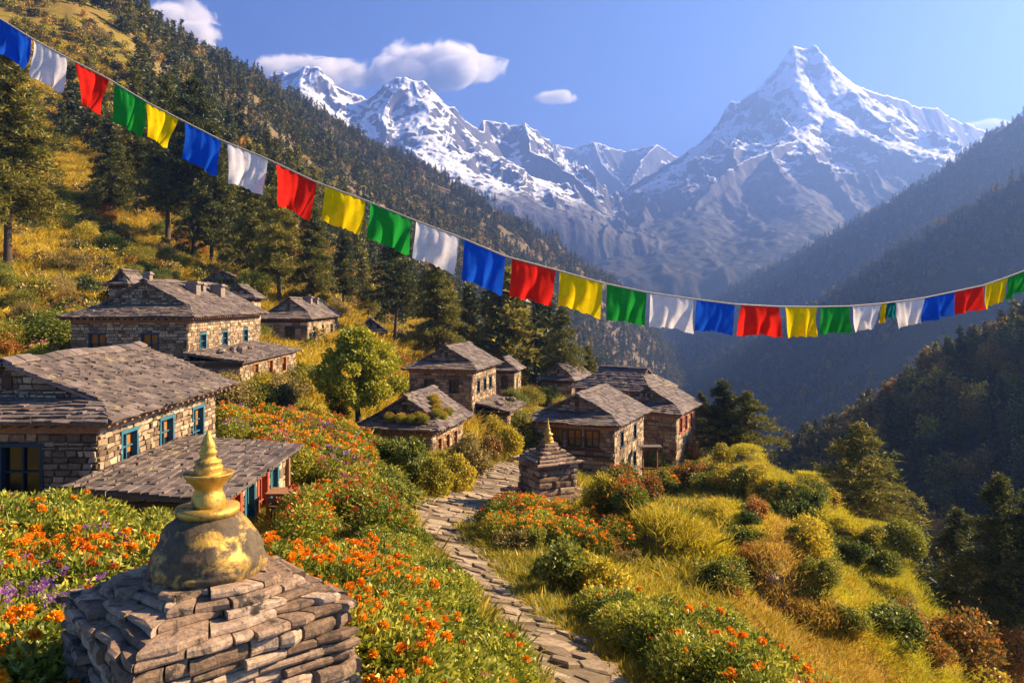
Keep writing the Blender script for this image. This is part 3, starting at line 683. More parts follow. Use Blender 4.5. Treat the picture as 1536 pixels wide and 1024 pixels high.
# ------------------------------------------------------------------ planting
def pine(p, H, label, group=None, v=0, wide=1.0, cat='tree', name='pine_tree'):
    e = empty(name, p, label, cat, group, rnd.random() * 6.28)
    c, t_ = PINES[v % 4]
    link('trunk', t_, e, sc=(H * wide, H * wide, H)); link('crown', c, e, sc=(H * wide, H * wide, H)); return e
def broad(p, H, label, kind='gold', group=None, wide=1.0, name='broadleaf_tree'):
    e = empty(name, p, label, 'tree', group, rnd.random() * 6.28)
    link('trunk', TREET[rnd.randrange(2)], e, sc=(H * wide, H * wide, H)); link('crown', TREEB[kind], e, sc=(H * wide, H * wide, H)); return e
def shrub(p, Wd, H, label, kind='green', group=None, name='shrub', flowers=None):
    me = SHRF[kind] if Wd > 2.0 else SHR[kind][rnd.randrange(2)]
    o = link(name, me, None, p, rnd.random() * 6.28, (Wd, Wd * (.85 + .3 * rnd.random()), H)); tag(o, label, 'shrub', group)
    if flowers:
        link('blossoms', BLOOM[flowers][rnd.randrange(2)], o, loc=(0, 0, .18), sc=(1.15, 1.15, 1.15))
    return o
def flower(p, sc, label, colr='orange', group=None, heads=True, name=None, dens=1.0):
    names = {'orange': 'marigold_plant', 'purple': 'purple_flower_plant', 'red': 'red_flower_plant', 'pink': 'pink_flower_plant'}
    e = empty(name or names[colr], p, label, 'flower plant', group, rnd.random() * 6.28, sc)
    i = rnd.randrange(4)
    link('foliage', HERB[i], e)
    if heads:
        S, st = PLANTS[(colr, i)]; link('stalks', st, e)
        for q in S[:max(2, int(len(S) * dens))]:
            h = link('flower_head', HEADS[colr][rnd.randrange(len(HEADS[colr]))], e, tuple(q), rnd.random() * 6.28, .55 + .75 * rnd.random())
            h.rotation_euler = (rnd.gauss(0, .3), rnd.gauss(0, .3), rnd.random() * 6.28)
    else:
        link('blossoms', BLOOM[colr][rnd.randrange(2)], e)
    return e
def scatter(name, P, scl, protos, mats=None, tilt=0.0, squash=None, kind='stuff', idx=None):
    """many look-alikes nobody could count: points that carry copies of a few plants"""
    P = np.asarray(P); n = len(P)
    me = bpy.data.meshes.new(name); me.vertices.add(n); me.vertices.foreach_set('co', P.astype(np.float32).ravel())
    me.attributes.new('scl', 'FLOAT', 'POINT').data.foreach_set('value', np.asarray(scl, np.float32))
    me.attributes.new('rz', 'FLOAT', 'POINT').data.foreach_set('value', (rng.random(n) * 6.283).astype(np.float32))
    me.attributes.new('tx', 'FLOAT', 'POINT').data.foreach_set('value', (rng.normal(size=n) * tilt).astype(np.float32))
    me.attributes.new('pick', 'INT', 'POINT').data.foreach_set('value', (rng.integers(0, len(protos), n) if idx is None else np.asarray(idx)).astype(np.int32))
    col = bpy.data.collections.new(name + '_kinds')
    for i, pm in enumerate(protos): col.objects.link(bpy.data.objects.new('%s_kind_%02d' % (name, i), pm))
    ng = bpy.data.node_groups.new(name, 'GeometryNodeTree')
    ng.interface.new_socket('Geometry', in_out='INPUT', socket_type='NodeSocketGeometry'); ng.interface.new_socket('Geometry', in_out='OUTPUT', socket_type='NodeSocketGeometry')
    N = ng.nodes; gi = N.new('NodeGroupInput'); go = N.new('NodeGroupOutput'); ip = N.new('GeometryNodeInstanceOnPoints'); ci = N.new('GeometryNodeCollectionInfo')
    ci.inputs[0].default_value = col; ci.inputs[1].default_value = True; ci.inputs[2].default_value = True
    def attr(nm, ty):
        a = N.new('GeometryNodeInputNamedAttribute'); a.data_type = ty; a.inputs[0].default_value = nm; return [o for o in a.outputs if o.enabled][0]
    cx = N.new('ShaderNodeCombineXYZ'); ng.links.new(attr('tx', 'FLOAT'), cx.inputs[0]); ng.links.new(attr('rz', 'FLOAT'), cx.inputs[2])
    L = ng.links.new
    L(gi.outputs[0], ip.inputs['Points']); L(ci.outputs[0], ip.inputs['Instance']); ip.inputs['Pick Instance'].default_value = True
    L(attr('pick', 'INT'), ip.inputs['Instance Index']); L(cx.outputs[0], ip.inputs['Rotation']); L(attr('scl', 'FLOAT'), ip.inputs['Scale'])
    L(ip.outputs[0], go.inputs[0])
    o = link(name, me); md = o.modifiers.new('scatter', 'NODES'); md.node_group = ng
    return tag(o, kind=kind)
def hidden(x, y, z):
    """True where the ground nearer to the lens covers this point"""
    u, v = to_pix(x, y, z); k = np.linspace(.15, .97, 26)
    Yk = y[:, None] * k[None, :]; Xk = x[:, None] * k[None, :]
    return ((V0 - G(Xk, Yk) / Yk * F) < v[:, None] - 1).any(1)

# ------------------------------------------------------------------ flagstone path
def path_mesh():
    mb = MB(); g = random.Random(5)
    d = np.r_[0, np.cumsum(np.hypot(*np.diff(PXY, axis=0).T))]
    def pos(q, off):
        q = min(max(q, 0), d[-1] - .01); x = np.interp(q, d, PXY[:, 0]); y = np.interp(q, d, PXY[:, 1])
        x2 = np.interp(min(q + .9, d[-1]), d, PXY[:, 0]) - np.interp(max(q - .9, 0), d, PXY[:, 0]); y2 = np.interp(min(q + .9, d[-1]), d, PXY[:, 1]) - np.interp(max(q - .9, 0), d, PXY[:, 1])
        l = math.hypot(x2, y2); return x + y2 / l * off, y - x2 / l * off
    q = 0.0; cells = []
    while q < d[-1] - .4:
        far = np.interp(q, d, PXY[:, 1]); hw = np.interp(far, [8, 14, 22, 30, 45], [.58, .70, .90, 1.1, 1.2])
        rl = g.uniform(.26, .44) * (1 + far / 60); o = -hw + g.uniform(-.12, .08)
        while o < hw:
            wd = g.uniform(.26, .62) * (1 + far / 70); cells.append((q, o, rl, wd)); o += wd
        q += rl
    X = []; 
    for (q, o, rl, wd) in cells:
        n = g.choice((5, 6, 6, 7)); a0 = g.random() * 6.28; P = []
        for i in range(n):
            a = a0 + 6.283 * i / n + g.uniform(-.22, .22)
            cx, cy = math.cos(a), math.sin(a); k = 1 / max(abs(cx), abs(cy)) ** .75
            P.append(pos(q + rl / 2 + cy * k * rl * .53 * g.uniform(.86, 1.06), o + wd / 2 + cx * k * wd * .53 * g.uniform(.86, 1.06)))
        X.append(P)
    flat = np.array([p for P in X for p in P]); Z = G(flat[:, 0], flat[:, 1]); i = 0
    for P in X:
        zs = Z[i:i + len(P)]; i += len(P); zc = zs.mean(); up = g.uniform(.015, .075); tx, ty = g.gauss(0, .05), g.gauss(0, .05)
        cx = sum(p[0] for p in P) / len(P); cy = sum(p[1] for p in P) / len(P); n = len(mb.v)
        for p, z in zip(P, zs): mb.v.append((p[0], p[1], z - .12))
        for p, z in zip(P, zs): mb.v.append((p[0], p[1], z + up - .018 + (p[0]-cx)*tx + (p[1]-cy)*ty))
        for p, z in zip(P, zs): mb.v.append((cx + (p[0]-cx)*.88, cy + (p[1]-cy)*.88, z + up + (p[0]-cx)*tx + (p[1]-cy)*ty))
        m = len(P)
        for a, b in ((0, m), (m, 2*m)):
            for j in range(m): k = (j + 1) % m; mb.f.append((n+a+j, n+a+k, n+b+k, n+b+j))
        mb.f.append(tuple(n + 2*m + j for j in range(m)))
    o = mb.build('stone_path', M['path_stone']); tag(o, kind='structure')
    # bare soil under the stones
    mb = MB(); rows = []
    for q in np.arange(0, d[-1], .5):
        far = np.interp(q, d, PXY[:, 1]); hw = np.interp(far, [8, 14, 22, 30, 45], [.68, .80, .98, 1.18, 1.32])
        rows.append([pos(q, hw * s_ * (1 + .10 * math.sin(q * 2.1 + s_))) for s_ in (-1, -.5, 0, .5, 1)])
    A = np.array(rows); Z = G(A[..., 0], A[..., 1]) + .012; V = np.concatenate([A, Z[..., None]], -1).reshape(-1, 3)
    tag(link('path_soil', mesh_np('path_soil', V, grid_faces(len(rows), 5), M['dirt'], smooth=True)), kind='structure')
path_mesh()

HOUSES = []
# ------------------------------------------------------------------ masonry, slate roofs, windows
def stones(mb, o, a, n, W_, H_, holes, sw=.36, sh=.19, seed=0, clip=None):
    """coursed rubble on a wall plane: origin o, along a, outward n; holes = (x0, x1, z0, z1)"""
    g = random.Random(seed); o = Vector(o); a = Vector(a); n = Vector(n); z = 0.0
    while z < H_ - .02:
        h = min(sh * g.uniform(.6, 1.45), H_ - z); x = 0.0
        while x < W_ - .02:
            wd = min(sw * g.uniform(.5, 1.6), W_ - x)
            if W_ - x - wd < .1: wd = W_ - x
            bad = any(x < hx1 - .01 and x + wd > hx0 + .01 and z < hz1 - .01 and z + h > hz0 + .01 for hx0, hx1, hz0, hz1 in holes)
            if bad:                                     # trim a stone that would cross an opening
                for hx0, hx1, hz0, hz1 in holes:
                    if z < hz1 - .01 and z + h > hz0 + .01:
                        if x < hx0 - .06 and x + wd > hx0: wd = hx0 - x; bad = False
                        elif x >= hx0 - .06 and x < hx1: wd = hx1 - x; bad = True
                        else: continue
                        break
            if not bad and (clip is None or clip(x + wd / 2, z + h / 2)):
                p = g.uniform(.012, .05); j = .014; q = .022
                c = [(x + q*.3, z + q*.3), (x + wd - q*.3, z + q*.3), (x + wd - q*.3, z + h - q*.3), (x + q*.3, z + h - q*.3)]
                jz = [g.uniform(-.016, .016) for _ in range(4)]; jx = [g.uniform(-.028, .028) for _ in range(4)]
                c = [(min(max(cx + jx[i], 0), W_), min(max(cz + jz[i], 0), H_)) for i, (cx, cz) in enumerate(c)]
                b = [o + a*cx + Vector((0,0,1))*cz - n*.02 for cx, cz in c]
                f = [o + a*(cx + (q if i in (0, 3) else -q) * g.uniform(.2, 1.2)) + Vector((0,0,1))*(cz + (q if i < 2 else -q) * g.uniform(.2, 1.2)) + n*(p + g.uniform(-.008, .008)) for i, (cx, cz) in enumerate(c)]
                k = len(mb.v); mb.v += [tuple(v) for v in b + f]
                mb.f.append((k+4, k+5, k+6, k+7))
                for i in range(4): e = (i + 1) % 4; mb.f.append((k+i, k+e, k+4+e, k+4+i))
            x += wd
        z += h
def panel(mb, o, a, n, W_, H_, holes, depth=.2):
    """wall plane with openings and their reveals"""
    o = Vector(o); a = Vector(a); n = Vector(n); U = Vector((0,0,1))
    xs = sorted({0, W_} | {h[0] for h in holes} | {h[1] for h in holes}); zs = sorted({0, H_} | {h[2] for h in holes} | {h[3] for h in holes})
    for x0, x1 in zip(xs, xs[1:]):
        for z0, z1 in zip(zs, zs[1:]):
            if any(h[0] <= x0 and x1 <= h[1] and h[2] <= z0 and z1 <= h[3] for h in holes): continue
            mb.poly(o + a*x0 + U*z0, o + a*x1 + U*z0, o + a*x1 + U*z1, o + a*x0 + U*z1)
    for x0, x1, z0, z1 in holes:
        c = [o + a*x + U*z for x, z in ((x0, z0), (x1, z0), (x1, z1), (x0, z1))]
        for i in range(4): j = (i + 1) % 4; mb.poly(c[i], c[j], c[j] - n*depth, c[i] - n*depth)
        mb.poly(*[p - n*depth for p in c])
def window(parent, o, a, n, hole, mat, warm=False, bars=(1, 1), deep=.10, name='window', fw=.09, proud=.045):
    """frame with glazing bars; the pane, and a curtain where one shows, are its own pieces"""
    o = Vector(o); a = Vector(a); n = Vector(n); U = Vector((0,0,1)); x0, x1, z0, z1 = hole; mb = MB()
    def bar(xa, xb, za, zb, d0, d1): mb.obox(o + a*xa + U*za - n*d0, a*(xb - xa), U*(zb - za), n*(d0 + d1))
    bar(x0 - fw*.5, x0 + fw*.5, z0, z1 - .0, .12, proud); bar(x1 - fw*.5, x1 + fw*.5, z0, z1, .12, proud)
    bar(x0 - fw*.5 - .02, x1 + fw*.5 + .02, z1, z1 + fw, .12, proud + .015); bar(x0 - fw*.5 - .04, x1 + fw*.5 + .04, z0 - fw*1.1, z0, .12, proud + .04)
    for i in range(bars[0]): x = x0 + (x1 - x0) * (i + 1) / (bars[0] + 1); bar(x - .022, x + .022, z0, z1, .11, -.05)
    for i in range(bars[1]): z = z0 + (z1 - z0) * (i + 1) / (bars[1] + 1); bar(x0, x1, z - .018, z + .018, .105, -.055)
    w_ = mb.build(name, mat, parent)
    pn = MB(); pn.obox(o + a*x0 + U*z0 - n*.135, a*(x1 - x0), U*(z1 - z0), n*.015); pn.build('pane', M['glass'], w_)
    if warm:
        cu = MB(); s_ = (x1 - x0); 
        for q0, q1, zt in ((.06, .46, .5), (.54, .94, .5)):
            cu.obox(o + a*(x0 + s_*q0) + U*(z0 + (z1-z0)*zt) - n*.118, a*s_*(q1-q0), U*(z1-z0)*(.96-zt), n*.008)
        cu.build('curtain', M['curtain'], w_)
    return w_
def slates(mb, o, a, b, n, H_, lo, hi, row=.34, wd=.5, seed=0, th=.035, rag=.05):
    """overlapping slates: o on the eave, a along it, b up the slope, n outward; lo/hi give the edges at each height"""
    g = random.Random(seed); o = Vector(o); a = Vector(a); b = Vector(b); n = Vector(n); t_ = -.04
    while t_ < H_ - .05:
        r = row * g.uniform(.8, 1.2); r = min(r, H_ - t_); x0 = lo(max(t_, 0)); x1 = hi(max(t_, 0)); x = x0 - g.random() * wd * .3
        while x < x1 - .03:
            w_ = wd * g.uniform(.45, 1.6); xa = max(x, x0 - .03) ; xb = min(x + w_, x1 + .03)
            if xb - xa > .06:
                l0 = -g.random() * rag; l1 = l0 + g.uniform(-.035, .035); lift = th * g.uniform(.8, 2.1); k0 = g.uniform(-.3, .3) * th; top = r * 1.18
                e0 = min(lo(min(t_ + r, H_)) , xb) if lo(min(t_ + r, H_)) > xa else xa; e1 = max(hi(min(t_ + r, H_)), xa) if hi(min(t_ + r, H_)) < xb else xb
                t0 = min(t_ + top, H_)
                B = [o + a*xa + b*(t_ + l0) + n*(lift*.15), o + a*(xb - .012) + b*(t_ + l1) + n*(lift*.15), o + a*e1 + b*t0 - n*.005, o + a*e0 + b*t0 - n*.005]
                T = [B[0] + n*(lift + k0), B[1] + n*(lift - k0), B[2] + n*th*.6, B[3] + n*th*.6]
                mb.hexa(B, T)
            x += w_
        t_ += r
def ridge_caps(mb, p, q, seed=0, w_=.26, t_=.05):
    g = random.Random(seed); p = Vector(p); q = Vector(q); d = (q - p); L = d.length; d.normalize(); s_ = d.cross(Vector((0,0,1))).normalized(); x = 0
    while x < L - .1:
        l = min(g.uniform(.35, .7), L - x); u_ = Vector((0,0,g.uniform(0, .04)))
        for sg in (-1, 1):
            o = p + d*x + u_ + Vector((0,0,.05)); e = s_*sg*w_ - Vector((0,0,w_*.42))
            mb.obox(o, d*(l - .015), e, Vector((0,0,t_)))
        x += l
def sag(mb, seed):
    """old roofs dip and ripple"""
    V = np.array(mb.v); V[:, 2] += .05 * fbm(V[:, 0] / 2.2 + seed, V[:, 1] / 2.2, 3, seed) + .02 * fbm(V[:, 0] / .4 + seed, V[:, 1] / .4, 2, seed); mb.v = [tuple(p) for p in V]
def house(label, corner, rot, W_, L_, Hw, Rr, s, k, front=(), right=(), seed=0, ov=.5, row=.34, wd=.5, st=(.36, .19), wmat='dark_blue', rmat='dark_blue', warm=(), chimneys=(), left=(), back_hip=False, sink=1.2, door=None, rwarm=False, group='stone houses of the village', name='stone_house', lite=False):
    """corner = (u, v, Y) of the front right eave corner; local x runs left (negative), y back from the front eave, z from wall foot"""
    c = W3(*corner); root = empty(name, (c[0], c[1], c[2] - Hw), label, 'house', group, R(rot))
    HOUSES.append((c[0], c[1], R(rot), W_, L_))
    H2 = W_ / 2; xk = H2 * k / Rr
    wl, wr, wf, wb = -W_ + ov, -ov, ov, L_ - ov
    wallz = Hw + Rr * ov / H2 - .06
    X, Yv, Zv = Vector((1,0,0)), Vector((0,1,0)), Vector((0,0,1))
    mo = MB(); sm = MB()
    hf = [(x0, x1, z0 + sink, z1 + sink) for x0, x1, z0, z1 in front]; hr = [(x0, x1, z0 + sink, z1 + sink) for x0, x1, z0, z1 in right]
    faces = [((wl, wf, -sink), X, -Yv, wr - wl, Hw + sink + .12 * (s > 0), hf), ((wr, wf, -sink), Yv, X, wb - wf, wallz + sink, hr),
             ((wr, wb, -sink), -X, Yv, wr - wl, Hw + sink, []), ((wl, wb, -sink), -Yv, -X, wb - wf, wallz + sink, [])]
    for i, (o, a, n, ww, hh, holes) in enumerate(faces):
        panel(mo, o, a, n, ww, hh, holes)
        if not (lite and i > 1): stones(sm, o, a, n, ww, hh, holes, st[0], st[1], seed + i)
    # gables: triangle standing above the skirt roof in front, above the wall behind
    for y_, n, zb in ((max(s, wf), -Yv, Hw + k if s > 0 else Hw), (wb if not back_hip else L_ - s, Yv, Hw + (k if back_hip else 0))):
        hw_ = H2 * (1 - (zb - Hw) / Rr) - (0 if s > 0 else 0); top = Rr - (zb - Hw)
        a = X if n.y < 0 else -X; o = Vector((-H2, y_, zb)) - a * hw_
        mo.poly(o, o + a*2*hw_, o + a*hw_ + Zv*top)
        stones(sm, o, a, n, 2*hw_, top, [], st[0]*.85, st[1]*.85, seed + 7, clip=lambda x, z, hw_=hw_, top=top: z + st[1]*.5 < top * (1 - abs(x - hw_) / hw_) - .02)
    wall = mo.build('wall', M['mortar'], root); sm.build('masonry', M['stone'], wall)
    if s > 0:
        ve = MB(); ve.obox((-H2 - .12, max(s, wf) - .06, Hw + k + (Rr - k) * .25), X*.24, Yv*.05, Zv*(Rr - k)*.36); ve.build('gable_vent', M['wood'], wall)
    # roof
    rf = MB(); sl_ = math.hypot(H2, Rr); bR = Vector((-H2, 0, Rr)).normalized(); bL = Vector((H2, 0, Rr)).normalized(); nR = Vector((Rr, 0, H2)).normalized(); nL = Vector((-Rr, 0, H2)).normalized()
    tk = sl_ * k / Rr if k else 0
    def flo(t): return (s * t / tk if t < tk else s - .22) if s > 0 else -.0
    def fhi(t): return L_ - flo(t) if back_hip else L_
    th = .035 if row < .5 else .05
    slates(rf, (0, 0, Hw), Yv, bR, nR, sl_, flo, fhi, row, wd, seed + 20, th)
    slates(rf, (-W_, 0, Hw), Yv, bL, nL, sl_, flo, fhi, row, wd, seed + 21, th)
    under = .07
    def slab(pts, n):
        n = Vector(n) * under; p = [Vector(q) - n*.15 for q in pts]; q = [v - n for v in p]; m = len(p)
        rf.poly(*p); rf.poly(*q[::-1])
        for i in range(m): j = (i + 1) % m; rf.poly(p[i], p[j], q[j], q[i])
    y1 = L_ - (s if back_hip else 0)
    ye = L_
    if s > 0:
        bk = [(-xk, y1, Hw + k), (-H2, y1, Hw + Rr)] if back_hip else [(-H2, ye, Hw + Rr)]
        slab([(0, 0, Hw), (0, ye, Hw)] + bk + [(-H2, s - .22, Hw + Rr), (-xk, s - .22, Hw + k), (-xk, s, Hw + k)], nR)
        bk = [(-W_ + xk, y1, Hw + k), (-H2, y1, Hw + Rr)] if back_hip else [(-H2, ye, Hw + Rr)]
        slab(([(-W_, 0, Hw), (-W_, ye, Hw)] + bk + [(-H2, s - .22, Hw + Rr), (-W_ + xk, s - .22, Hw + k), (-W_ + xk, s, Hw + k)])[::-1], nL)
        for fl in ((0, 1) if back_hip else (0,)):
            bS = Vector((0, s if not fl else -s, k)).normalized(); nS = Vector((0, -k if not fl else k, s)).normalized(); hs = math.hypot(s, k)
            y0 = 0 if not fl else L_
            slates(rf, (-W_, y0, Hw), X, bS, nS, hs, lambda t: xk * t / hs, lambda t: W_ - xk * t / hs, row, wd, seed + 22 + fl, th)
            ys_ = s + .02 if not fl else L_ - s - .02
            slab([(-W_, y0, Hw), (0, y0, Hw), (-xk, ys_, Hw + k), (-W_ + xk, ys_, Hw + k)], nS)
    else:
        slab([(0, 0, Hw), (0, ye, Hw), (-H2, ye, Hw + Rr), (-H2, 0, Hw + Rr)], nR); slab([(-W_, ye, Hw), (-W_, 0, Hw), (-H2, 0, Hw + Rr), (-H2, ye, Hw + Rr)], nL)
    ridge_caps(rf, (-H2, (s - .25) if s > 0 else 0, Hw + Rr), (-H2, y1 if not back_hip else y1 + .2, Hw + Rr), seed + 30)
    sag(rf, seed)
    roof = rf.build('roof', M['slate'], root)
    for i, (cx, cy, cw, ch) in enumerate(chimneys):
        zc = Hw + Rr * (1 - abs(cx + H2) / H2); q = MB()
        stones_ = [(-cw, cw)]; q.box(cx - cw, cx + cw, cy - cw, cy + cw, zc - .25, zc + ch); q.box(cx - cw*1.35, cx + cw*1.35, cy - cw*1.3, cy + cw*1.3, zc + ch + .002, zc + ch + .09); q.box(cx - cw*.8, cx + cw*1.1, cy - cw*.9, cy + cw*.7, zc + ch + .092, zc + ch + .16)
        q.build('chimney', M['rubble'], roof)
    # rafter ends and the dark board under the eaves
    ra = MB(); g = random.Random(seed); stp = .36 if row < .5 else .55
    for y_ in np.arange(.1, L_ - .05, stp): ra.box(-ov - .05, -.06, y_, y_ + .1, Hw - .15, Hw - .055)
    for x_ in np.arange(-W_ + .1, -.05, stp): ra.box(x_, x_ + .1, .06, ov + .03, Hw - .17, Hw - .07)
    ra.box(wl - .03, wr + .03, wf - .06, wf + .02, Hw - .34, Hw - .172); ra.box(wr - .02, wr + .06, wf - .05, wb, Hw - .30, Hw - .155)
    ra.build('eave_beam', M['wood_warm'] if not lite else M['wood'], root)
    for i, h in enumerate(front): window(root, (wl, wf, 0), X, -Yv, h, M[wmat], i in warm, (2, 1) if h[1] - h[0] > 1 else (1, 1))
    for i, h in enumerate(right): window(root, (wr, wf, 0), Yv, X, h, M[rmat], rwarm, (1, 2) if not lite else (1, 0))
    if door:
        h = door; d_ = MB(); d_.obox((wl + h[0], wf - .05, h[2]), X*(h[1]-h[0]), Yv*.1, Zv*(h[3]-h[2])); dd = d_.build('door', M['wood'], root)
    return root
def lean_to(root, x0, x1, y0, y1, zh, zl, zb, seed, mat='stone', panels=(), front_win=None, row=.34, wd=.5, ov=.3, rubble=0):
    """single-pitch wing against the right wall: x0 at the house, x1 its own eave"""
    X, Yv, Zv = Vector((1,0,0)), Vector((0,1,0)), Vector((0,0,1)); mo = MB(); sm = MB()
    ww = x1 - ov - x0; H_ = zl - zb; yl = y1 - y0 - 2 * ov
    hr = [(p[0], p[1], p[2] - zb, p[3] - zb) for p in panels]; hf = [(front_win[0], front_win[1], front_win[2] - zb, front_win[3] - zb)] if front_win else []
    fs = [((x0, y0 + ov, zb), X, -Yv, ww, H_ + .04, hf), ((x1 - ov, y0 + ov, zb), Yv, X, yl, H_ + .02, hr), ((x1 - ov, y1 - ov, zb), -X, Yv, ww, H_ + .04, [])]
    for i, (o, a, n, w_, h_, ho) in enumerate(fs):
        panel(mo, o, a, n, w_, h_, ho); stones(sm, o, a, n, w_, h_, ho, .34, .18, seed + i)
    wall = mo.build('wing_wall', M['mortar'], root); sm.build('masonry', M[mat], wall)
    rf = MB(); dx = x1 - x0; dz = zh - zl; b = Vector((-dx, 0, dz)).normalized(); n = Vector((dz, 0, dx)).normalized()
    slates(rf, (x1, y0, zl), Yv, b, n, math.hypot(dx, dz), lambda t: 0, lambda t: y1 - y0, row, wd, seed + 5)
    p = [Vector(v) for v in ((x1, y0, zl - .01), (x1, y1, zl - .01), (x0, y1, zh - .01), (x0, y0, zh - .01))]; q = [v - Zv*.08 for v in p]
    rf.poly(*p); rf.poly(*q[::-1])
    for i in range(4): j = (i + 1) % 4; rf.poly(p[i], p[j], q[j], q[i])
    sag(rf, seed)
    roof = rf.build('wing_roof', M['slate'], root)
    ra = MB()
    for y_ in np.arange(y0 + .08, y1 - .05, .36): ra.box(x1 - ov - .03, x1 - .05, y_, y_ + .09, zl - .17, zl - .092)
    ra.box(x1 - ov + .012, x1 - ov + .07, y0 + .05, y1 - .05, zl - .21, zl - .13)
    ra.box(x0 + .05, x1 - .1, y0 + ov - .05, y0 + ov + .03, zl - .30, zl - .10)
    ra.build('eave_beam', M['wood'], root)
    return roof, hr, (x1 - ov, y0 + ov, 0)
def rocks(name, parent_or_none, spots, label, group=None, seed=0):
    """angular stones lying loose: each pile is one heap"""
    mb = MB(); g = random.Random(seed)
    for (x, y, z, r) in spots:
        n = len(mb.v); k = 7; a0 = g.random() * 6.28
        for lv, (zz, rr) in enumerate(((-.35, .8), (.12, 1.0), (.5, .62))):
            for i in range(k): a = a0 + 6.283*i/k; q = r*rr*g.uniform(.75, 1.2); mb.v.append((x + math.cos(a)*q, y + math.sin(a)*q*.85, z + r*zz*g.uniform(.85, 1.2)))
        for lv in range(2):
            for i in range(k): j = (i+1) % k; mb.f.append((n+lv*k+i, n+lv*k+j, n+(lv+1)*k+j, n+(lv+1)*k+i))
        mb.f.append(tuple(n + 2*k + i for i in range(k)))
    o = mb.build(name, M['rubble'], parent_or_none)
    if parent_or_none is None: tag(o, label, 'rocks', group)
    return o

# ------------------------------------------------------------------ the village
# 1 the large house at lower left
D = 17.5; H1 = house('largest and nearest stone house, slate roof, blue framed windows, at the left edge', (163, 632, D), 0, 6.2, 8.1, 2.75, 1.2, 1.4, .34,
    front=[(.9, 2.0, .95, 2.1), (3.0, 3.95, .95, 2.1)], right=[(1.05, 1.85, 1.15, 2.2), (3.15, 3.95, 1.15, 2.2), (5.3, 6.1, 1.15, 2.2)],
    seed=100, rmat='blue', rwarm=True, warm=(), row=.205, wd=.30, st=(.27, .14), sink=1.5)
rf, hr, o_ = lean_to(H1, -.5, 2.82, -1.0, 5.3, 1.55, 1.25, -.9, 140, panels=[(1.1, 1.75, -.35, .95), (2.05, 2.75, -.35, .95), (3.0, 3.8, -.35, .95), (4.05, 4.7, -.35, .95)], row=.205, wd=.30)
for i, h in enumerate(hr): window(H1, (o_[0], o_[1], -.9), (0,1,0), (1,0,0), h, M['red'] if i % 2 == 0 else M['blue'], True, (2, 1), fw=.14, name='window')
fr = MB(); fr.box(o_[0] + .055, o_[0] + .09, o_[1] + .05, o_[1] + 5.2, 1.0, 1.15); fr.build('red_fascia', M['red'], H1)
fr = MB(); fr.box(o_[0] + .055, o_[0] + .085, o_[1] + .9, o_[1] + 5.2, -.62, -.47); fr.build('blue_sill_board', M['blue'], H1)
fr = MB(); fr.box(o_[0] + .01, o_[0] + .12, o_[1] + 5.42, o_[1] + 5.56, -.9, 1.2); fr.build('corner_post', M['wood_warm'], H1)
# 2 the big house behind it
H2_ = house('big two-winged stone house on the terrace behind the left-edge house, broad grey gable', (290, 475, 42), 0, 7.2, 13, 3.9, 1.95, 2.3, .62,
    front=[(.95, 1.85, 1.95, 2.95), (3.75, 4.65, 1.95, 2.95)], right=[(1.6, 2.5, 1.75, 2.85), (5.0, 5.9, 1.75, 2.85), (8.7, 9.6, 1.75, 2.85)],
    seed=200, rmat='blue', warm=(0, 1), st=(.32, .16), chimneys=[(-2.5, 6.2, .34, .5), (-2.7, 8.0, .22, .35), (-2.2, 9.4, .36, .55), (-3.6, 2.6, .2, .35)], sink=1.6, row=.27, wd=.38)
rf, hr, o_ = lean_to(H2_, -.5, 2.75, -.4, 11.0, 2.05, 1.55, -1.2, 240, panels=[(2.2, 3.1, .35, 1.2), (4.9, 5.8, .35, 1.2), (7.6, 8.6, .35, 1.2)], front_win=(1.1, 2.0, .3, .9), row=.36)
for h in hr: window(H2_, (o_[0], o_[1], -1.2), (0,1,0), (1,0,0), h, M['wood_warm'], True, (1, 0))
g = random.Random(3); rocks('roof_stone', rf, [(g.uniform(.6, 1.6), g.uniform(1.5, 5.5), 1.95, g.uniform(.14, .3)) for _ in range(14)], None, seed=4)
# 3 the tall house in the middle
H3 = house('tall stone house in the middle of the village, right of the round yellow-green tree', (715, 555, 58), -14, 5.9, 7.6, 4.1, 1.55, 1.9, .5,
    front=[(1.2, 1.95, 2.4, 3.2), (3.15, 3.85, 2.4, 3.2)], right=[(1.2, 1.9, 2.3, 3.1), (3.0, 3.7, 2.3, 3.1), (4.6, 5.3, 2.3, 3.1)],
    seed=300, row=.32, wd=.44, st=(.42, .22), sink=1.5)
rf, hr, o_ = lean_to(H3, -.5, 2.2, 1.2, 6.6, 1.55, .95, -1.8, 340, panels=[(1.0, 1.7, -.7, .5), (2.1, 2.8, -.7, .5), (3.3, 4.1, -.7, .5)], row=.32, wd=.44)
for i, h in enumerate(hr): window(H3, (o_[0], o_[1], -1.8), (0,1,0), (1,0,0), h, M['dark_blue' if i % 2 else 'wood_warm'], False, (1, 0))
rocks('roof_stone', rf, [(g.uniform(.2, 1.4), g.uniform(2, 6), 1.35, g.uniform(.16, .34)) for _ in range(12)], None, seed=5)
# 4 low house with flowers on its roof
H4 = house('low stone house with flowers growing on its roof, before the tall middle house', (657, 647, 38), -15, 4.6, 5.6, 2.2, 1.45, 1.5, .42,
    front=[(1.5, 2.2, .5, 1.2)], right=[(.7, 1.3, .7, 1.6), (1.9, 2.5, .7, 1.6), (3.1, 3.7, .7, 1.6)], seed=400, rmat='wood_warm', rwarm=True, row=.28, wd=.4)
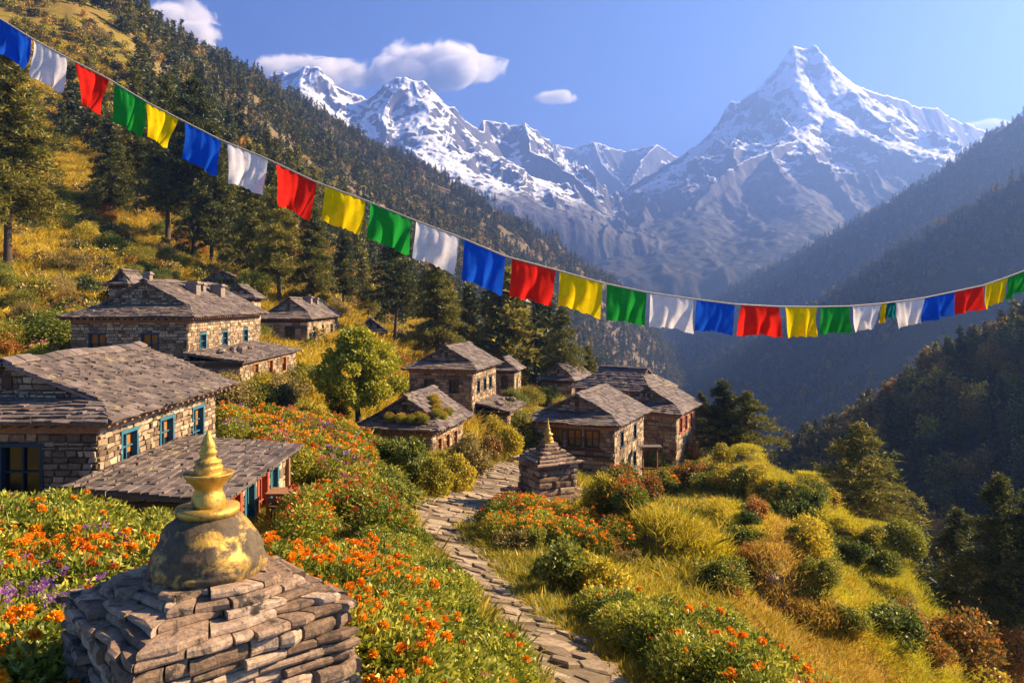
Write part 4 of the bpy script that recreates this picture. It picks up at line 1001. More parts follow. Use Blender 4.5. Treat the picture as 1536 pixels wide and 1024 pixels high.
# 5 square house by the path
H5 = house('square two-storey stone house with a wide dark window, at the upper path end', (930, 640, 46), -23.5, 6.4, 7.9, 3.9, 1.55, 1.7, .5,
    front=[(1.2, 2.2, 2.5, 3.45), (2.5, 3.4, 2.5, 3.45), (3.6, 4.5, 2.5, 3.45)], right=[(1.3, 1.95, 2.4, 3.25), (4.3, 5.0, 2.4, 3.25), (1.4, 2.05, .7, 1.55), (4.2, 4.9, .7, 1.55)],
    seed=500, wmat='wood', row=.29, wd=.40, st=(.42, .21), warm=(0, 1, 2), sink=1.6)
fr = MB(); fr.box(-5.4, -.6, .30, .48, 1.92, 2.02); fr.build('ledge', M['wood'], H5)
fr = MB(); fr.box(-4.9, -1.2, .40, .47, 2.25, 2.38); fr.build('window_board', M['wood'], H5)
# 6 hip-roofed house behind the square one
H6 = house('wide stone house with a hipped slate roof directly behind the square path house', (1018, 579, 66.3), 57, 5.6, 7.4, 2.8, 1.6, 1.7, 1.15,
    front=[(1.4, 2.2, 1.0, 1.9)], seed=600, row=.33, wd=.45, st=(.45, .24), back_hip=True)
# 7 house at the right end
H7 = house('small stone house with red shutters at the right end of the village', (1022, 621, 54), -27, 5.6, 6.2, 2.5, 1.5, 1.7, .5,
    front=[(1.6, 2.3, 1.0, 1.8)], right=[(.8, 1.5, 1.0, 2.0), (2.2, 2.9, 1.0, 2.0), (3.6, 4.3, 1.0, 2.0)], seed=700, rmat='red', row=.30, wd=.42, st=(.42, .22))
# 8 house behind the big one
H8 = house('stone house with a dark gable vent behind and right of the big two-winged house', (467, 478, 75), 0, 5.7, 14, 3.4, 1.95, 2.6, .75,
    front=[(2.6, 3.5, 1.5, 2.5)], right=[(1.9, 2.8, 1.5, 2.5), (5.6, 6.5, 1.5, 2.5), (9.6, 10.6, 1.5, 2.5)], seed=800, row=.40, wd=.55, st=(.5, .26), lite=True, chimneys=[(-2.2, 7.5, .35, .5), (-2.1, 10, .3, .4)])
# 9 and on: little houses farther up and down the slope
H9 = house('small grey roofed house at the foot of the two tall pines', (582, 499, 92), 10, 3.9, 7.5, 1.7, 1.55, 1.5, .5, front=[(1.2, 1.9, .5, 1.1)], right=[(1.2, 1.9, .5, 1.2), (3.8, 4.5, .5, 1.2)], seed=900, row=.6, wd=.8, st=(.55, .3), lite=True)
FARH = [((382, 447, 66), 0, 3.4, 3.2, 'long slate roof showing past the chimneys of the big two-winged house', 2.0, 1.1),
        ((192, 426, 66), -8, 2.4, 3, 'small slate roof peeping up behind the left rake of the broad gable', 1.8, 1.2),
        ((362, 420, 95), 10, 4.6, 6, 'pale roofed hut among the bushes above the long slate roof', 1.6, 1.0),
        ((688, 517, 84), 5, 2.8, 4, 'stone hut with a dark roof left of the tall middle house', 2.0, 1.3),
        ((776, 556, 74), -12, 3.2, 4, 'hut with a pale roof close behind the tall middle house', 2.0, 1.1),
        ((860, 571, 80), -28, 4.2, 5.5, 'hut with a bright slate roof on the golden slope left of the hipped roof', 1.8, 1.5),
        ((612, 505, 100), 8, 3.2, 4, 'tiny low shed right of the small grey roofed house', 1.5, .7)]
for i, (c, r_, W_, L_, lb, hw, rr) in enumerate(FARH):
    house(lb, c, r_, W_, L_, hw, rr, 1.0, .3, right=[(.9, 1.5, .5, 1.1)], front=[(1.2, 1.8, .5, 1.1)], seed=1000 + 50 * i, row=.6, wd=.8, st=(.6, .3), lite=True, ov=.4, name='stone_hut', group='huts farther off in the village')

# ------------------------------------------------------------------ stupas
def ring_stones(mb, half, z0, z1, seed, sw, round_=0.0, inset=.05, jit=.024, rot=0):
    """one course of slabs laid round a square (or rounded) outline"""
    g = random.Random(seed); per = 8 * half; x = g.random() * sw
    def pt(q, h):
        q = q % 1.0; s_ = int(q * 4); f = q * 4 - s_; a = (-h + 2*h*f, -h); 
        for _ in range(s_): a = (-a[1], a[0])
        if round_:
            l = math.hypot(*a) or 1; rr = h * 1.06; b = (a[0]/l*rr, a[1]/l*rr); a = (a[0]*(1-round_) + b[0]*round_, a[1]*(1-round_) + b[1]*round_)
        return a
    q = 0.0; cuts = [0.0]
    while q < 1: q += sw * g.uniform(.55, 1.5) / per; cuts.append(q)
    cuts = [c for c in cuts if c < .985] + [1.0]
    corners = [] if round_ > .6 else [.25, .5, .75]
    cuts = sorted([c for c in cuts if all(abs(c - k) > sw * .3 / per for k in corners)] + corners)
    for a, b in zip(cuts, cuts[1:]):
        o = g.uniform(-jit, jit * 1.3); e = .008 / per; p0 = pt(a + e, half + o + g.uniform(-.016, .016)); p1 = pt(b - e, half + o + g.uniform(-.024, .024))
        h_in = half * .55; i0 = pt(a, h_in); i1 = pt(b, h_in); t0 = z1 - g.uniform(0, .22) * (z1 - z0); t1 = z1 - g.uniform(0, .22) * (z1 - z0); bz = z0 + g.uniform(0, .14) * (z1 - z0)
        m0 = ((p0[0]*.5 + p1[0]*.5) * (1 + g.uniform(-.012, .03) / max(half, .2)), (p0[1]*.5 + p1[1]*.5) * (1 + g.uniform(-.012, .03) / max(half, .2)))
        k = len(mb.v); ch = .014
        def sh(p, f): l = math.hypot(*p); return (p[0]*(1 - f/l), p[1]*(1 - f/l))
        out_ = [p0, m0, p1]; top = [t0, (t0 + t1)/2 + g.uniform(-.006, .01), t1]
        low = [(*sh(p, ch*.8), bz) for p in out_]; mid0 = [(*p, bz + (z1-z0)*.22 + g.uniform(-.006,.006)) for p in out_]; mid1 = [(*p, z - (z1-z0)*.2) for p, z in zip(out_, top)]; hi = [(*sh(p, ch*g.uniform(.7, 1.8)), z) for p, z in zip(out_, top)]
        mb.v += low + mid0 + mid1 + hi + [(*i0, t0), (*i1, t1), (*i0, bz), (*i1, bz)]
        for r_ in range(3):
            for j in range(2): mb.f.append((k+r_*3+j, k+r_*3+j+1, k+(r_+1)*3+j+1, k+(r_+1)*3+j))
        mb.f += [(k+9, k+10, k+11, k+13, k+12), (k, k+3, k+6, k+9, k+12, k+14), (k+2, k+15, k+13, k+11, k+8, k+5), (k+14, k+15, k+2, k+1, k)]
def stupa(label, c, rot, half, zs, tiers, dome, plate, spire, seed, sw, matb='stupa_stone', group='stupas'):
    root = empty('stupa', c, label, 'stupa', group, R(rot))
    b = MB(); z = zs[0]; g = random.Random(seed); i = 0
    while z < zs[1] - .03:
        h = min(g.uniform(*zs[2]), zs[1] - z); h = zs[1] - z if zs[1] - z - h < .04 else h
        ring_stones(b, half + (.02 if z + h >= zs[1] - .01 else 0), z, z + h, seed + i, sw * g.uniform(.8, 1.3)); z += h; i += 1
    b.box(-half*.93, half*.93, -half*.93, half*.93, zs[0], zs[1] - .03)
    b.build('base', M[matb], root)
    t_ = MB(); z = zs[1]
    for j, (hf, dz, rd) in enumerate(tiers):
        ring_stones(t_, hf, z - .012, z + dz, seed + 60 + j, sw * 1.25, rd, jit=.05); q = hf * .8; t_.box(-q, q, -q, q, z - .02, z + dz - .012); z += dz
    t_.build('step_tier', M[matb], root)
    if dome:
        d = MB(); pr = []
        for (r0, z0), (r1, z1) in zip(dome, dome[1:]): pr += [(r0 + (r1 - r0) * k / 4, z0 + (z1 - z0) * k / 4) for k in range(4)]
        d.lathe([(r_, z + zz) for r_, zz in pr + [dome[-1]]], 56); V = np.array(d.v); a_ = np.arctan2(V[:, 1], V[:, 0])
        led = np.round((V[:, 2] - z) / .085) ; f_ = 1 + .06 * fbm(a_ * 1.6 + led * 3.7, led * 5.1, 3, 3) + .035 * fbm(a_ * 5, V[:, 2] * 22, 4, 8) - .03 * (vnoise(a_ * 2.2 + led * 7, led * 3, 4) > .72)
        V[:, 0] *= f_; V[:, 1] *= f_; d.v = [tuple(p) for p in V]; d.build('dome', M['gold_worn'], root, True); z += dome[-1][1]
    if plate:
        p = MB(); p.lathe([(plate[0]*.92, z - .01), (plate[0], z + plate[1]*.35), (plate[0]*.985, z + plate[1]), (plate[0]*.5, z + plate[1] + .004)], 30, wob=.015, seed=seed + 1); p.build('plate', M['gold'], root, True); z += plate[1]
    k = MB(); k.lathe([(r_, z + zz) for r_, zz in spire], 30, wob=.035, seed=seed + 2); sp = k.build('spire', M['gold'], root, True)
    return root
Yc = 5.0; sx = (312 - U0) / F * Yc; zt = -1.86
stupa('big stone stupa with worn gilded dome and golden spire, filling the lower left foreground', (sx, Yc, zt), 45 - 2, .655, (-1.35, 0, (.05, .125)),
      [(.605, .044, 0), (.525, .044, .12), (.45, .044, .5), (.385, .046, 1)],
      [(.33, -.02), (.348, .015), (.352, .06), (.332, .13), (.288, .21), (.235, .29), (.19, .335), (.165, .35)], (.195, .04),
      [(.10,-.02),(.103,.025),(.10,.055),(.088,.085),(.080,.108),(.088,.122),(.094,.135),(.105,.146),(.128,.168),(.146,.198),(.153,.212),(.148,.214),(.12,.208),(.087,.205),(.082,.212),(.086,.235),(.088,.252),(.072,.266),(.080,.274),(.080,.288),(.056,.296),(.046,.312),(.050,.328),(.057,.342),(.042,.356),(.046,.372),(.041,.395),(.029,.42),(.016,.45),(.004,.475)], 7, .23)
cc = at(822, 26.5)
ch = stupa('small weathered stone stupa with a thin golden spire, beside the path below the square house', tuple(cc + np.array([0, 0, .62])), 27, .72, (0, 1.0, (.12, .24)),
      [(.84, .07, 0), (.68, .10, 0), (.56, .10, 0), (.45, .10, .1), (.35, .11, .3), (.26, .12, .6)], None, (.2, .05),
      [(.19, -.02), (.16, .1), (.11, .16), (.17, .22), (.17, .23), (.09, .29), (.075, .36), (.09, .40), (.05, .44), (.055, .50), (.03, .58), (.012, .72), (.004, .76)], 23, .42)
pl = MB(); ring_stones(pl, 1.12, -1.5, -.5, 5, .6); ring_stones(pl, 1.12, -.5, -.14, 6, .6); ring_stones(pl, 1.2, -.14, 0, 7, .9); pl.box(-1.05, 1.05, -1.05, 1.05, -1.6, -.02); pl.build('plinth', M['stupa_stone'], ch)

# ------------------------------------------------------------------ prayer flags on their line
ROPE = [(-420,-165),(-200,-70),(0,28),(46,57),(103,88),(160,117),(218,152),(268,178),(331,210),(400,238),(474,273),(547,300),(616,328),(688,355),(757,384),(832,404),(903,424),(969,438),(1038,448),(1101,456),(1168,459.5),(1225,460),(1274,459),(1324,455),(1384,447),(1432,437),(1474,428),(1512,415),(1536,406),(1650,360),(1850,270)]
RU = np.array([p[0] for p in ROPE], float); RV = np.array([p[1] for p in ROPE], float)
def rope_at(u):
    Y = np.interp(u, [-420, 0, 700, 1100, 1536, 1850], [7.9, 8.0, 8.0, 8.6, 10.2, 11.6]); return W3(u, np.interp(u, RU, RV), Y)
mb = MB(); uu = np.linspace(-400, 1840, 160); mb.tube([rope_at(u) for u in uu], .0085, 6)
tag(mb.build('flag_rope', M['rope'], None, True), 'pale twisted rope sagging across the view and carrying the prayer flags', 'rope')
def flag(u0, u1, colr, hpx, label, skew=0.0, seed=0, fold=.5, lift=0.0):
    g = random.Random(seed); a = rope_at(u0); b = rope_at(u1); Ym = (a[1] + b[1]) / 2; H_ = hpx / F * Ym; n = 14
    ax = b - a; L = np.linalg.norm(ax); V = []; ph = g.random() * 6; fr = g.uniform(.8, 1.7); amp = g.uniform(.03, .10); tw = g.gauss(0, .10)
    hem = [g.uniform(-.06, .05) for _ in range(n + 1)]
    for j in range(n + 1):
        t_ = j / n
        for i in range(n + 1):
            s_ = i / n; p = rope_at(u0 + (u1 - u0) * s_) if j == 0 else None
            top = rope_at(u0 + (u1 - u0) * s_)
            pull = 1 - .10 * t_ * (1 - abs(s_ - .5) * 1.2)                       # narrows a little towards the hem
            x = a[0] + (top[0] - a[0]) * pull + (1 - pull) * L * .45 + skew / F * Ym * t_ ** 1.2
            crease = math.exp(-((s_ - fold) / .06) ** 2)
            yy = top[1] + t_ * (amp * math.sin(s_ * 6.283 * fr + ph + t_ * 1.2) + .030 * math.sin(s_ * 15 + t_ * 5 + ph)) + .045 * t_ * crease - lift * H_ * t_ ** 2 + tw * (s_ - .5) * t_ + .008 * math.sin(s_ * 28 + ph)*(1 - t_)
            ext = 1 + hem[i] * .7 * t_ + (.10 * (abs(s_ - fold) - .25)) * t_ * g.uniform(.98, 1.02)
            z = top[2] * (1 - .0) - H_ * t_ * ext * (1 - lift * .25 * t_) - .010
            V.append((x, yy, z))
    c = np.mean(V[:n + 1], 0); V = [tuple(np.array(v) - c) for v in V]
    me = mesh_np('prayer_flag', V, grid_faces(n + 1, n + 1), M['cloth_' + colr], smooth=True)
    o = link('prayer_flag', me, None, tuple(c)); return tag(o, label, 'prayer flag', 'prayer flags on the line')
FL = [(-3,47,'blue',52,'dark blue prayer flag at the upper left corner, first on the line',2),
 (50,102,'white',54,'white prayer flag hanging before the large left-edge pine, next to the corner blue flag',-3), (113,163,'red',58,'red prayer flag left of a green one, highest red on the line',2),
 (172,218,'green',56,'green prayer flag touching a yellow one, highest green on the line',0), (219,267,'yellow',48,'yellow prayer flag touching the highest green flag',-4),
 (277,332,'blue',54,'blue prayer flag between a yellow and a white one over the pine grove',-3), (341,401,'white',56,'creased white prayer flag just left of the red flag on the forested slope',-2),
 (414,475,'red',58,'red prayer flag between a white and a yellow one, against the wooded slope',-3), (488,548,'yellow',52,'yellow prayer flag directly left of a green one, against the wooded slope',-4),
 (555,617,'green',52,'green prayer flag left of a white one, above the two tall pines',-4), (624,689,'white',54,'white prayer flag above the tallest pine by the village',-6),
 (696,758,'blue',58,'blue prayer flag left of a red one at the middle of the line',-4), (768,833,'red',54,'red prayer flag before the end of the left slope, between blue and yellow',-6),
 (840,904,'yellow',50,'yellow prayer flag over the valley mouth, left of a green one',-5), (910,970,'green',50,'green prayer flag over the valley mouth, left of a white one',-3),
 (976,1040,'white',48,'white prayer flag under the foot of the great snow peak, between green and blue',-4), (1045,1102,'blue',44,'blue prayer flag at the bottom of the sag, left of a red one',-4),
 (1112,1169,'red',44,'red prayer flag at the bottom of the sag, left of a yellow one',-4), (1178,1226,'yellow',44,'yellow prayer flag at the lowest point of the line, between red and green',-2),
 (1231,1275,'green',40,'green prayer flag beside the lowest yellow flag',-6), (1279,1322,'white',38,'wind-twisted white prayer flag beside the narrow teal and yellow strips',-8),
 (1341,1386,'white',38,'square white prayer flag left of a slanting blue one',-4), (1389,1433,'blue',36,'slanting blue prayer flag on the right of the line, left of the last red',-10),
 (1433,1475,'red',36,'last red prayer flag on the line, at the right',-10), (1478,1513,'yellow',36,'last yellow prayer flag, between the last red and green ones',-9),
 (1513,1545,'green',34,'green prayer flag cut by the right edge of the picture',-12)]
for i, (u0, u1, c, h, lb, sk) in enumerate(FL): flag(u0, u1, c, h * 1.04, lb, sk, 50 + i, .5 + .08 * math.sin(i * 2.3), .15 + .15 * (u0 > 1200))
flag(1322, 1331, 'yellow', 28, 'narrow yellow strip of cloth squeezed between two white flags', -3, 91)
flag(1331, 1343, 'teal', 22, 'narrow teal strip of cloth squeezed between two white flags', -6, 92)

# ------------------------------------------------------------------ labels that single out the many: by the nearest landmark, then by order
AUTO = []
ORD = 'first second third fourth fifth sixth seventh eighth ninth tenth eleventh twelfth thirteenth fourteenth fifteenth sixteenth seventeenth eighteenth nineteenth twentieth'.split()
def ordinal(i):
    if i < 20: return ORD[i]
    tens = ['', '', 'twenty', 'thirty', 'forty', 'fifty', 'sixty', 'seventy', 'eighty', 'ninety'][(i + 1) // 10 % 10]; r = (i + 1) % 10
    return tens.replace('ty', 'tieth') if r == 0 else tens + '-' + ORD[r - 1]
LM = [('the left-edge house', 150, 640), ('the big two-winged house', 300, 500), ('the golden stupa', 310, 850), ('the round yellow-green tree', 540, 570), ('the flower-roofed house', 620, 640), ('the tall middle house', 680, 570),
      ('the small grey stupa', 822, 720), ('the square path house', 880, 640), ('the red-shuttered house', 1000, 620), ('the lower path', 780, 960), ('the path bend', 650, 785), ('the lone terrace pine', 1290, 700),
      ('the lowest yellow flag', 1200, 480), ('the last red flag', 1450, 445), ('the tall left-edge pine', 40, 250), ('the hillside pine grove', 270, 300), ('the two tall village pines', 625, 440), ('the ragged valley pine', 843, 510),
      ('the lower right corner', 1500, 1000), ('the lower left corner', 40, 1000), ('the upper left corner', 40, 40), ('the highest red flag', 138, 130), ('the highest yellow flag', 240, 180), ('the left snow summit', 465, 100), ('the golden terrace', 1050, 800),
      ('the right edge', 1500, 620), ('the right pair of flags', 1500, 420), ('the valley mouth', 960, 480), ('the middle of the flag line', 725, 390), ('the right end of the terraces', 1350, 850), ('the lower terrace edge', 1180, 930), ('the twin snow summits', 615, 120)]
def auto(o, desc, p, grp):
    o['group'] = grp; AUTO.append((o, desc, p)); return o
def write_labels():
    B = {}
    for o, desc, p in AUTO:
        u, v = to_pix(p[0], p[1], p[2] + .4)
        nm, lu, lv = min(LM, key=lambda l: (l[1] - u) ** 2 + ((l[2] - v) * 1.3) ** 2)
        du, dv = u - lu, v - lv
        rel = ('right of' if du > 0 else 'left of') if abs(du) > abs(dv) * 1.1 else ('below' if dv > 0 else 'above')
        B.setdefault((desc, rel, nm), []).append((u, o))
    for (desc, rel, nm), lst in B.items():
        lst.sort(key=lambda q: q[0])
        for i, (_, o) in enumerate(lst):
            if len(lst) == 1: o['label'] = '%s %s %s' % (desc, rel, nm)
            elif i == 0: o['label'] = 'leftmost %s %s %s' % (desc, rel, nm)
            elif i == len(lst) - 1: o['label'] = 'rightmost %s %s %s' % (desc, rel, nm)
            else: o['label'] = '%s from left, %s %s %s' % (ordinal(i), desc, rel, nm)
def in_house(x, y, mg=.4):
    for hx, hy, th, W_, L_ in HOUSES:
        dx, dy = x - hx, y - hy; c, s_ = math.cos(th), math.sin(th); lx, ly = dx * c + dy * s_, -dx * s_ + dy * c
        if -W_ - mg < lx < mg and -mg < ly < L_ + mg: return True
    return False
def free(x, y, path_gap=1.0, mg=.3):
    hw = float(np.interp(y, [8, 14, 22, 30, 45], [.58, .70, .90, 1.1, 1.2]))
    return path_dist(np.array([x]), np.array([y]))[0] > hw + path_gap and not in_house(x, y, mg) and not (-6.8 < x < -4.7 and 15.5 < y < 24.5) and math.hypot(x - sx, y - Yc) > 1.0 and math.hypot(x - cc[0], y - cc[1]) > 1.75

# ------------------------------------------------------------------ trees one can tell apart
def pin(u, vb, vt, label, v=0, wide=1.0, near=30, **k):
    p = pix(u, vb, near); H_ = (vb - vt) / F * p[1]; return pine(tuple(p - np.array([0, 0, .1])), H_, label, k.get('group', 'pines round the village'), v, wide)
def pin_at(u, Y, vt, label, v=0, wide=1.0, dz=0):
    p = at(u, Y); H_ = -p[2] - (vt - V0) / F * Y; return pine(tuple(p - np.array([0, 0, .1])), H_, label, 'pines round the village', v, wide)
pin(10, 420, 60, 'tall left-edge pine with a bare lower trunk, biggest tree in view', 1, 1.15)
pin(290, 388, 120, 'tallest pine of the dark hillside grove, its trunk bare below', 3, 1.0)
pin(252, 365, 118, 'dense pine in the hillside grove, standing behind the highest blue flag', 0, 1.0)
pin(318, 398, 190, 'shorter leaning-crowned pine at the right of the hillside grove', 2, 1.0)
pin(205, 330, 110, 'dark pine at the left of the hillside grove', 0, .9)
pin(165, 330, 170, 'small dense pine between the grove and the left-edge pine', 2, 1.0)
pin_at(418, 95, 262, 'slender pine below the white flag, on the slope above the small gabled house', 1, 1.0)
pin_at(380, 105, 235, 'broad dark pine right of the hillside grove', 2, 1.0)
pin_at(468, 98, 300, 'bushy pine under the red flag with pale rubble at its foot', 0, 1.1)
pin_at(515, 112, 345, 'tall open pine standing left of the two tall village pines', 1, 1.0)
pin_at(594, 92, 358, 'left one of the two tall village pines, its trunk bare to half height', 3, 1.25)
pin_at(655, 80, 388, 'right one of the two tall village pines, the broadest crown in the village', 1, 1.35)
pin_at(552, 104, 425, 'low pine filling the gap left of the two tall village pines', 3, 1.1)
pin_at(745, 105, 478, 'left tree of the small pine clump over the middle house roof', 0, 1.0)
pin_at(768, 108, 480, 'middle tree of the small pine clump over the middle house roof', 1, 1.0)
pin_at(793, 104, 486, 'right tree of the small pine clump over the middle house roof', 2, .9)
pin_at(843, 84, 462, 'ragged valley pine with an open crown, alone above the golden slope', 3, .95)
pin_at(882, 92, 520, 'short pine at the right foot of the ragged valley pine', 0, 1.1)
pin_at(1085, 60, 570, 'taller of the two dark pines right of the red-shuttered house', 1, 1.6)
pin_at(1120, 58, 588, 'shorter of the two dark pines right of the red-shuttered house', 3, 1.6)
pin_at(1052, 66, 590, 'pine showing behind the roof of the red-shuttered house', 0, 1.2)
pin_at(1290, 45, 638, 'lone terrace pine standing at the edge of the fields', 3, 1.35)
pin_at(1500, 34, 715, 'tall dark pine at the right edge, lowest on the slope', 3, 1.0)
pin_at(1436, 38, 762, 'slim olive pine left of the dark right-edge pine', 1, 1.1)
pin_at(1552, 32, 735, 'dark pine cut by the right edge of the picture', 3, 1.0)
pin_at(1330, 60, 690, 'pine standing lower behind the lone terrace pine', 2, 1.1)
e = pix(536, 645, 20); Hh = (645 - 492) / F * e[1]; broad(tuple(e), Hh, 'round yellow-green tree with a forked trunk in the heart of the village', 'round', None, 1.0)
def bro(u, vb, vt, label, kind, wide=1.0, near=18):
    p = pix(u, vb, near); broad(tuple(p), (vb - vt) / F * p[1], label, kind, 'small leafy trees', wide)
bro(1352, 848, 782, 'small round tree on the lower right field edge', 'green', 1.0)
bro(1158, 688, 632, 'autumn tree at the edge of the upper terrace, below the dark pines', 'autumn', 1.2)
bro(1190, 690, 646, 'golden leafy tree right of the autumn tree on the terrace edge', 'gold', 1.2)
bro(378, 448, 408, 'round green tree on the slope left of the bushy pine', 'green', 1.3)
bro(1060, 648, 612, 'yellowish tree between the red-shuttered house and the dark pines', 'gold', 1.2)
bro(1135, 672, 622, 'green leafy tree beside the shorter dark pine', 'green', 1.2)

# ------------------------------------------------------------------ shrubs and hedges
def shr(u, vb, wpx, hpx, desc, kind, near=9, flowers=None):
    p = pix(u, vb, near); Wd = wpx / F * p[1]; H_ = hpx / F * p[1]
    o = shrub(tuple(p - np.array([0, 0, .05])), Wd * .88, H_ * 1.05, None, kind, None, flowers=flowers); return auto(o, desc, p, 'shrubs about the village')
SH = [(70,532,150,70,'large round leafy shrub','green'),(15,535,70,60,'yellowish leafy shrub','gold'),(118,540,60,40,'yellowish leafy shrub','gold'),
 (348,615,60,46,'dry grassy shrub','dry'),(385,618,56,44,'olive shrub','gold'),(420,612,56,46,'dry grassy shrub','dry'),(447,600,40,44,'olive shrub','gold'),(470,580,34,30,'dark green shrub','green'),(455,575,40,30,'dark green shrub','green'),
 (590,700,60,52,'dense green shrub','green'),(622,712,66,56,'dense green shrub','green'),(560,690,50,42,'dark green shrub','green'),(650,742,60,60,'clipped hedge bush','gold'),(685,735,58,58,'clipped hedge bush','gold'),(712,715,50,50,'clipped hedge bush','dry'),(632,735,50,60,'dense green shrub','green'),(700,690,46,40,'dry grassy shrub','dry'),
 (735,692,46,44,'rusty shrub','rust'),(760,690,52,56,'golden hedge bush','gold'),(782,676,50,52,'golden hedge bush','gold'),(742,660,40,34,'golden hedge bush','gold'),(765,640,46,36,'dark green shrub','green'),
 (903,778,66,74,'round clipped golden-green shrub','gold'),(985,700,60,30,'dark green shrub','green'),(1010,694,50,34,'dark green shrub','green'),(1035,692,46,36,'rusty shrub','rust'),(1068,686,50,34,'rusty shrub','rust'),(1085,700,46,30,'olive shrub','gold'),(990,690,36,28,'yellowish leafy shrub','gold'),
 (1085,740,60,40,'olive shrub','gold'),(1115,742,60,44,'dark green shrub','green'),(1060,735,50,34,'dark green shrub','green'),(1138,735,46,36,'olive shrub','gold'),
 (1160,760,44,30,'olive shrub','gold'),
 (1310,815,46,30,'olive shrub','gold'),(1240,760,44,30,'rusty shrub','rust'),(1270,770,44,24,'dry grassy shrub','dry'),
 
 (1380,905,46,40,'round dark shrub','green'),(1330,860,44,34,'dark green shrub','green'),(1400,880,56,44,'olive shrub','gold'),(1440,890,50,36,'rusty shrub','rust'),(1470,920,66,50,'dark green shrub','green'),(1515,940,70,50,'rusty shrub','rust'),(1500,900,50,40,'olive shrub','gold'),
 (860,900,110,88,'dark twiggy shrub','green'),(820,880,60,60,'dark twiggy shrub','green'),(905,905,90,70,'olive shrub','gold'),(800,830,50,50,'dense green shrub','green'),(826,826,60,46,'dense green shrub','green'),(770,830,50,40,'dry grassy shrub','dry'),
 (905,835,60,36,'rusty shrub','rust'),(880,860,60,40,'olive shrub','gold'),(945,850,40,30,'dry grassy shrub','dry'),
 (1440,1010,110,90,'dark twiggy shrub','rust'),(1500,1024,120,90,'dark twiggy shrub','rust'),(1390,1000,70,60,'rusty shrub','rust'),
 (575,770,80,60,'dense green shrub','green'),(540,745,70,60,'dense green shrub','green'),(600,800,60,50,'olive shrub','gold'),(560,800,70,50,'dense green shrub','green'),(520,720,60,50,'rusty shrub','rust'),(480,640,50,30,'olive shrub','gold'),(505,632,50,30,'olive shrub','gold'),(440,635,60,26,'yellowish leafy shrub','gold'),
 (200,470,50,30,'rusty shrub','rust'),(95,470,60,36,'rusty shrub','rust'),(30,470,60,40,'yellowish leafy shrub','gold'),(60,440,60,30,'olive shrub','gold'),(130,440,60,30,'dark green shrub','green'),(165,385,60,36,'dark green shrub','green'),(130,370,50,40,'yellowish leafy shrub','gold'),(205,400,50,34,'olive shrub','gold'),(220,420,50,30,'dark green shrub','green'),(90,350,60,40,'yellowish leafy shrub','gold'),(100,410,70,34,'dry grassy shrub','dry'),(270,405,50,30,'olive shrub','gold'),(345,400,40,30,'dark green shrub','green'),(250,440,40,26,'rusty shrub','rust'),(405,432,44,40,'dense green shrub','green'),(440,440,40,24,'dry grassy shrub','dry'),
 (630,520,40,30,'rusty shrub','rust'),(655,530,30,20,'olive shrub','gold'),(720,560,40,26,'rusty shrub','rust'),(780,580,40,26,'rusty shrub','rust'),(810,590,40,24,'yellowish leafy shrub','gold'),(795,610,44,34,'golden hedge bush','gold'),(820,610,44,30,'dark green shrub','green'),(845,620,40,28,'olive shrub','gold'),(770,610,44,30,'dark green shrub','green'),(830,570,30,20,'yellowish leafy shrub','gold'),(600,515,26,18,'rusty shrub','rust'),(540,510,30,24,'yellowish leafy shrub','gold'),
 (978,668,30,34,'yellowish leafy shrub','gold'),(960,690,30,22,'dry grassy shrub','dry')]
for s_ in SH: shr(*s_)
for i, (u, v, w_, h_) in enumerate([(925,768,50,50),(950,765,50,48),(975,755,50,46),(1000,750,50,46),(1025,740,50,44),(1045,728,40,36),(940,748,40,40),(990,735,40,34)]):
    shr(u, v, w_, h_, 'red-flowered hedge bush', 'green' if i % 2 else 'rust', 14, 'red' if i % 3 else 'orange')
def hedge_row(px, step, desc, kinds, w0, w1, h0, h1, fl=None, near=9):
    g = random.Random(int(px[0][0])); P = [pix(u, v, near, 58) for u, v in px]
    for a, b in zip(P, P[1:]):
        n = max(1, min(22, int(np.hypot(*(b - a)[:2]) / step)))
        for i in range(n):
            q = a + (b - a) * (i + g.random() * .6) / n; x, y = q[0] + g.gauss(0, .15), q[1] + g.gauss(0, .15)
            if not free(x, y, .4, .2): continue
            z = float(G(x, y)[0]) - .05; w_ = g.uniform(w0, w1)
            o = shrub((x, y, z), w_, g.uniform(h0, h1), None, g.choice(kinds), name='hedge_bush', flowers=fl if fl and g.random() < .6 else None); auto(o, desc, (x, y, z), 'hedges round the terrace fields')
hedge_row([(1150,755),(1128,800),(1100,850),(1080,900)], .34, 'low hedge bush', ['green', 'green', 'rust'], .55, .95, .4, .75)
hedge_row([(1195,812),(1215,850),(1250,905),(1290,960)], .36, 'low hedge bush', ['rust', 'green', 'green'], .5, .85, .35, .65)
hedge_row([(1130,752),(1165,764),(1205,768),(1235,752)], .7, 'thick terrace-edge bush', ['green', 'gold'], 1.0, 1.5, .9, 1.3)
hedge_row([(1205,822),(1235,832),(1270,836),(1300,822)], .7, 'thick terrace-edge bush', ['green', 'gold'], .9, 1.3, .8, 1.1)
hedge_row([(1295,838),(1320,846),(1345,838)], .7, 'thick terrace-edge bush', ['green'], .8, 1.1, .6, .9)
hedge_row([(1045,712),(1075,722),(1110,724)], .8, 'thick terrace-edge bush', ['green', 'gold', 'rust'], 1.2, 1.8, .9, 1.3)
hedge_row([(930,745),(960,740),(1000,730),(1045,712)], .8, 'red-flowered hedge bush', ['rust', 'green'], 1.0, 1.4, .8, 1.1, 'red')
hedge_row([(455,715),(500,722),(545,735),(590,755),(615,775)], .9, 'mounded green-gold bank bush', ['gold', 'green', 'green'], 1.3, 2.0, .8, 1.2)
hedge_row([(480,760),(530,785),(580,810)], .9, 'mounded green-gold bank bush', ['green', 'gold'], 1.0, 1.6, .7, 1.0)
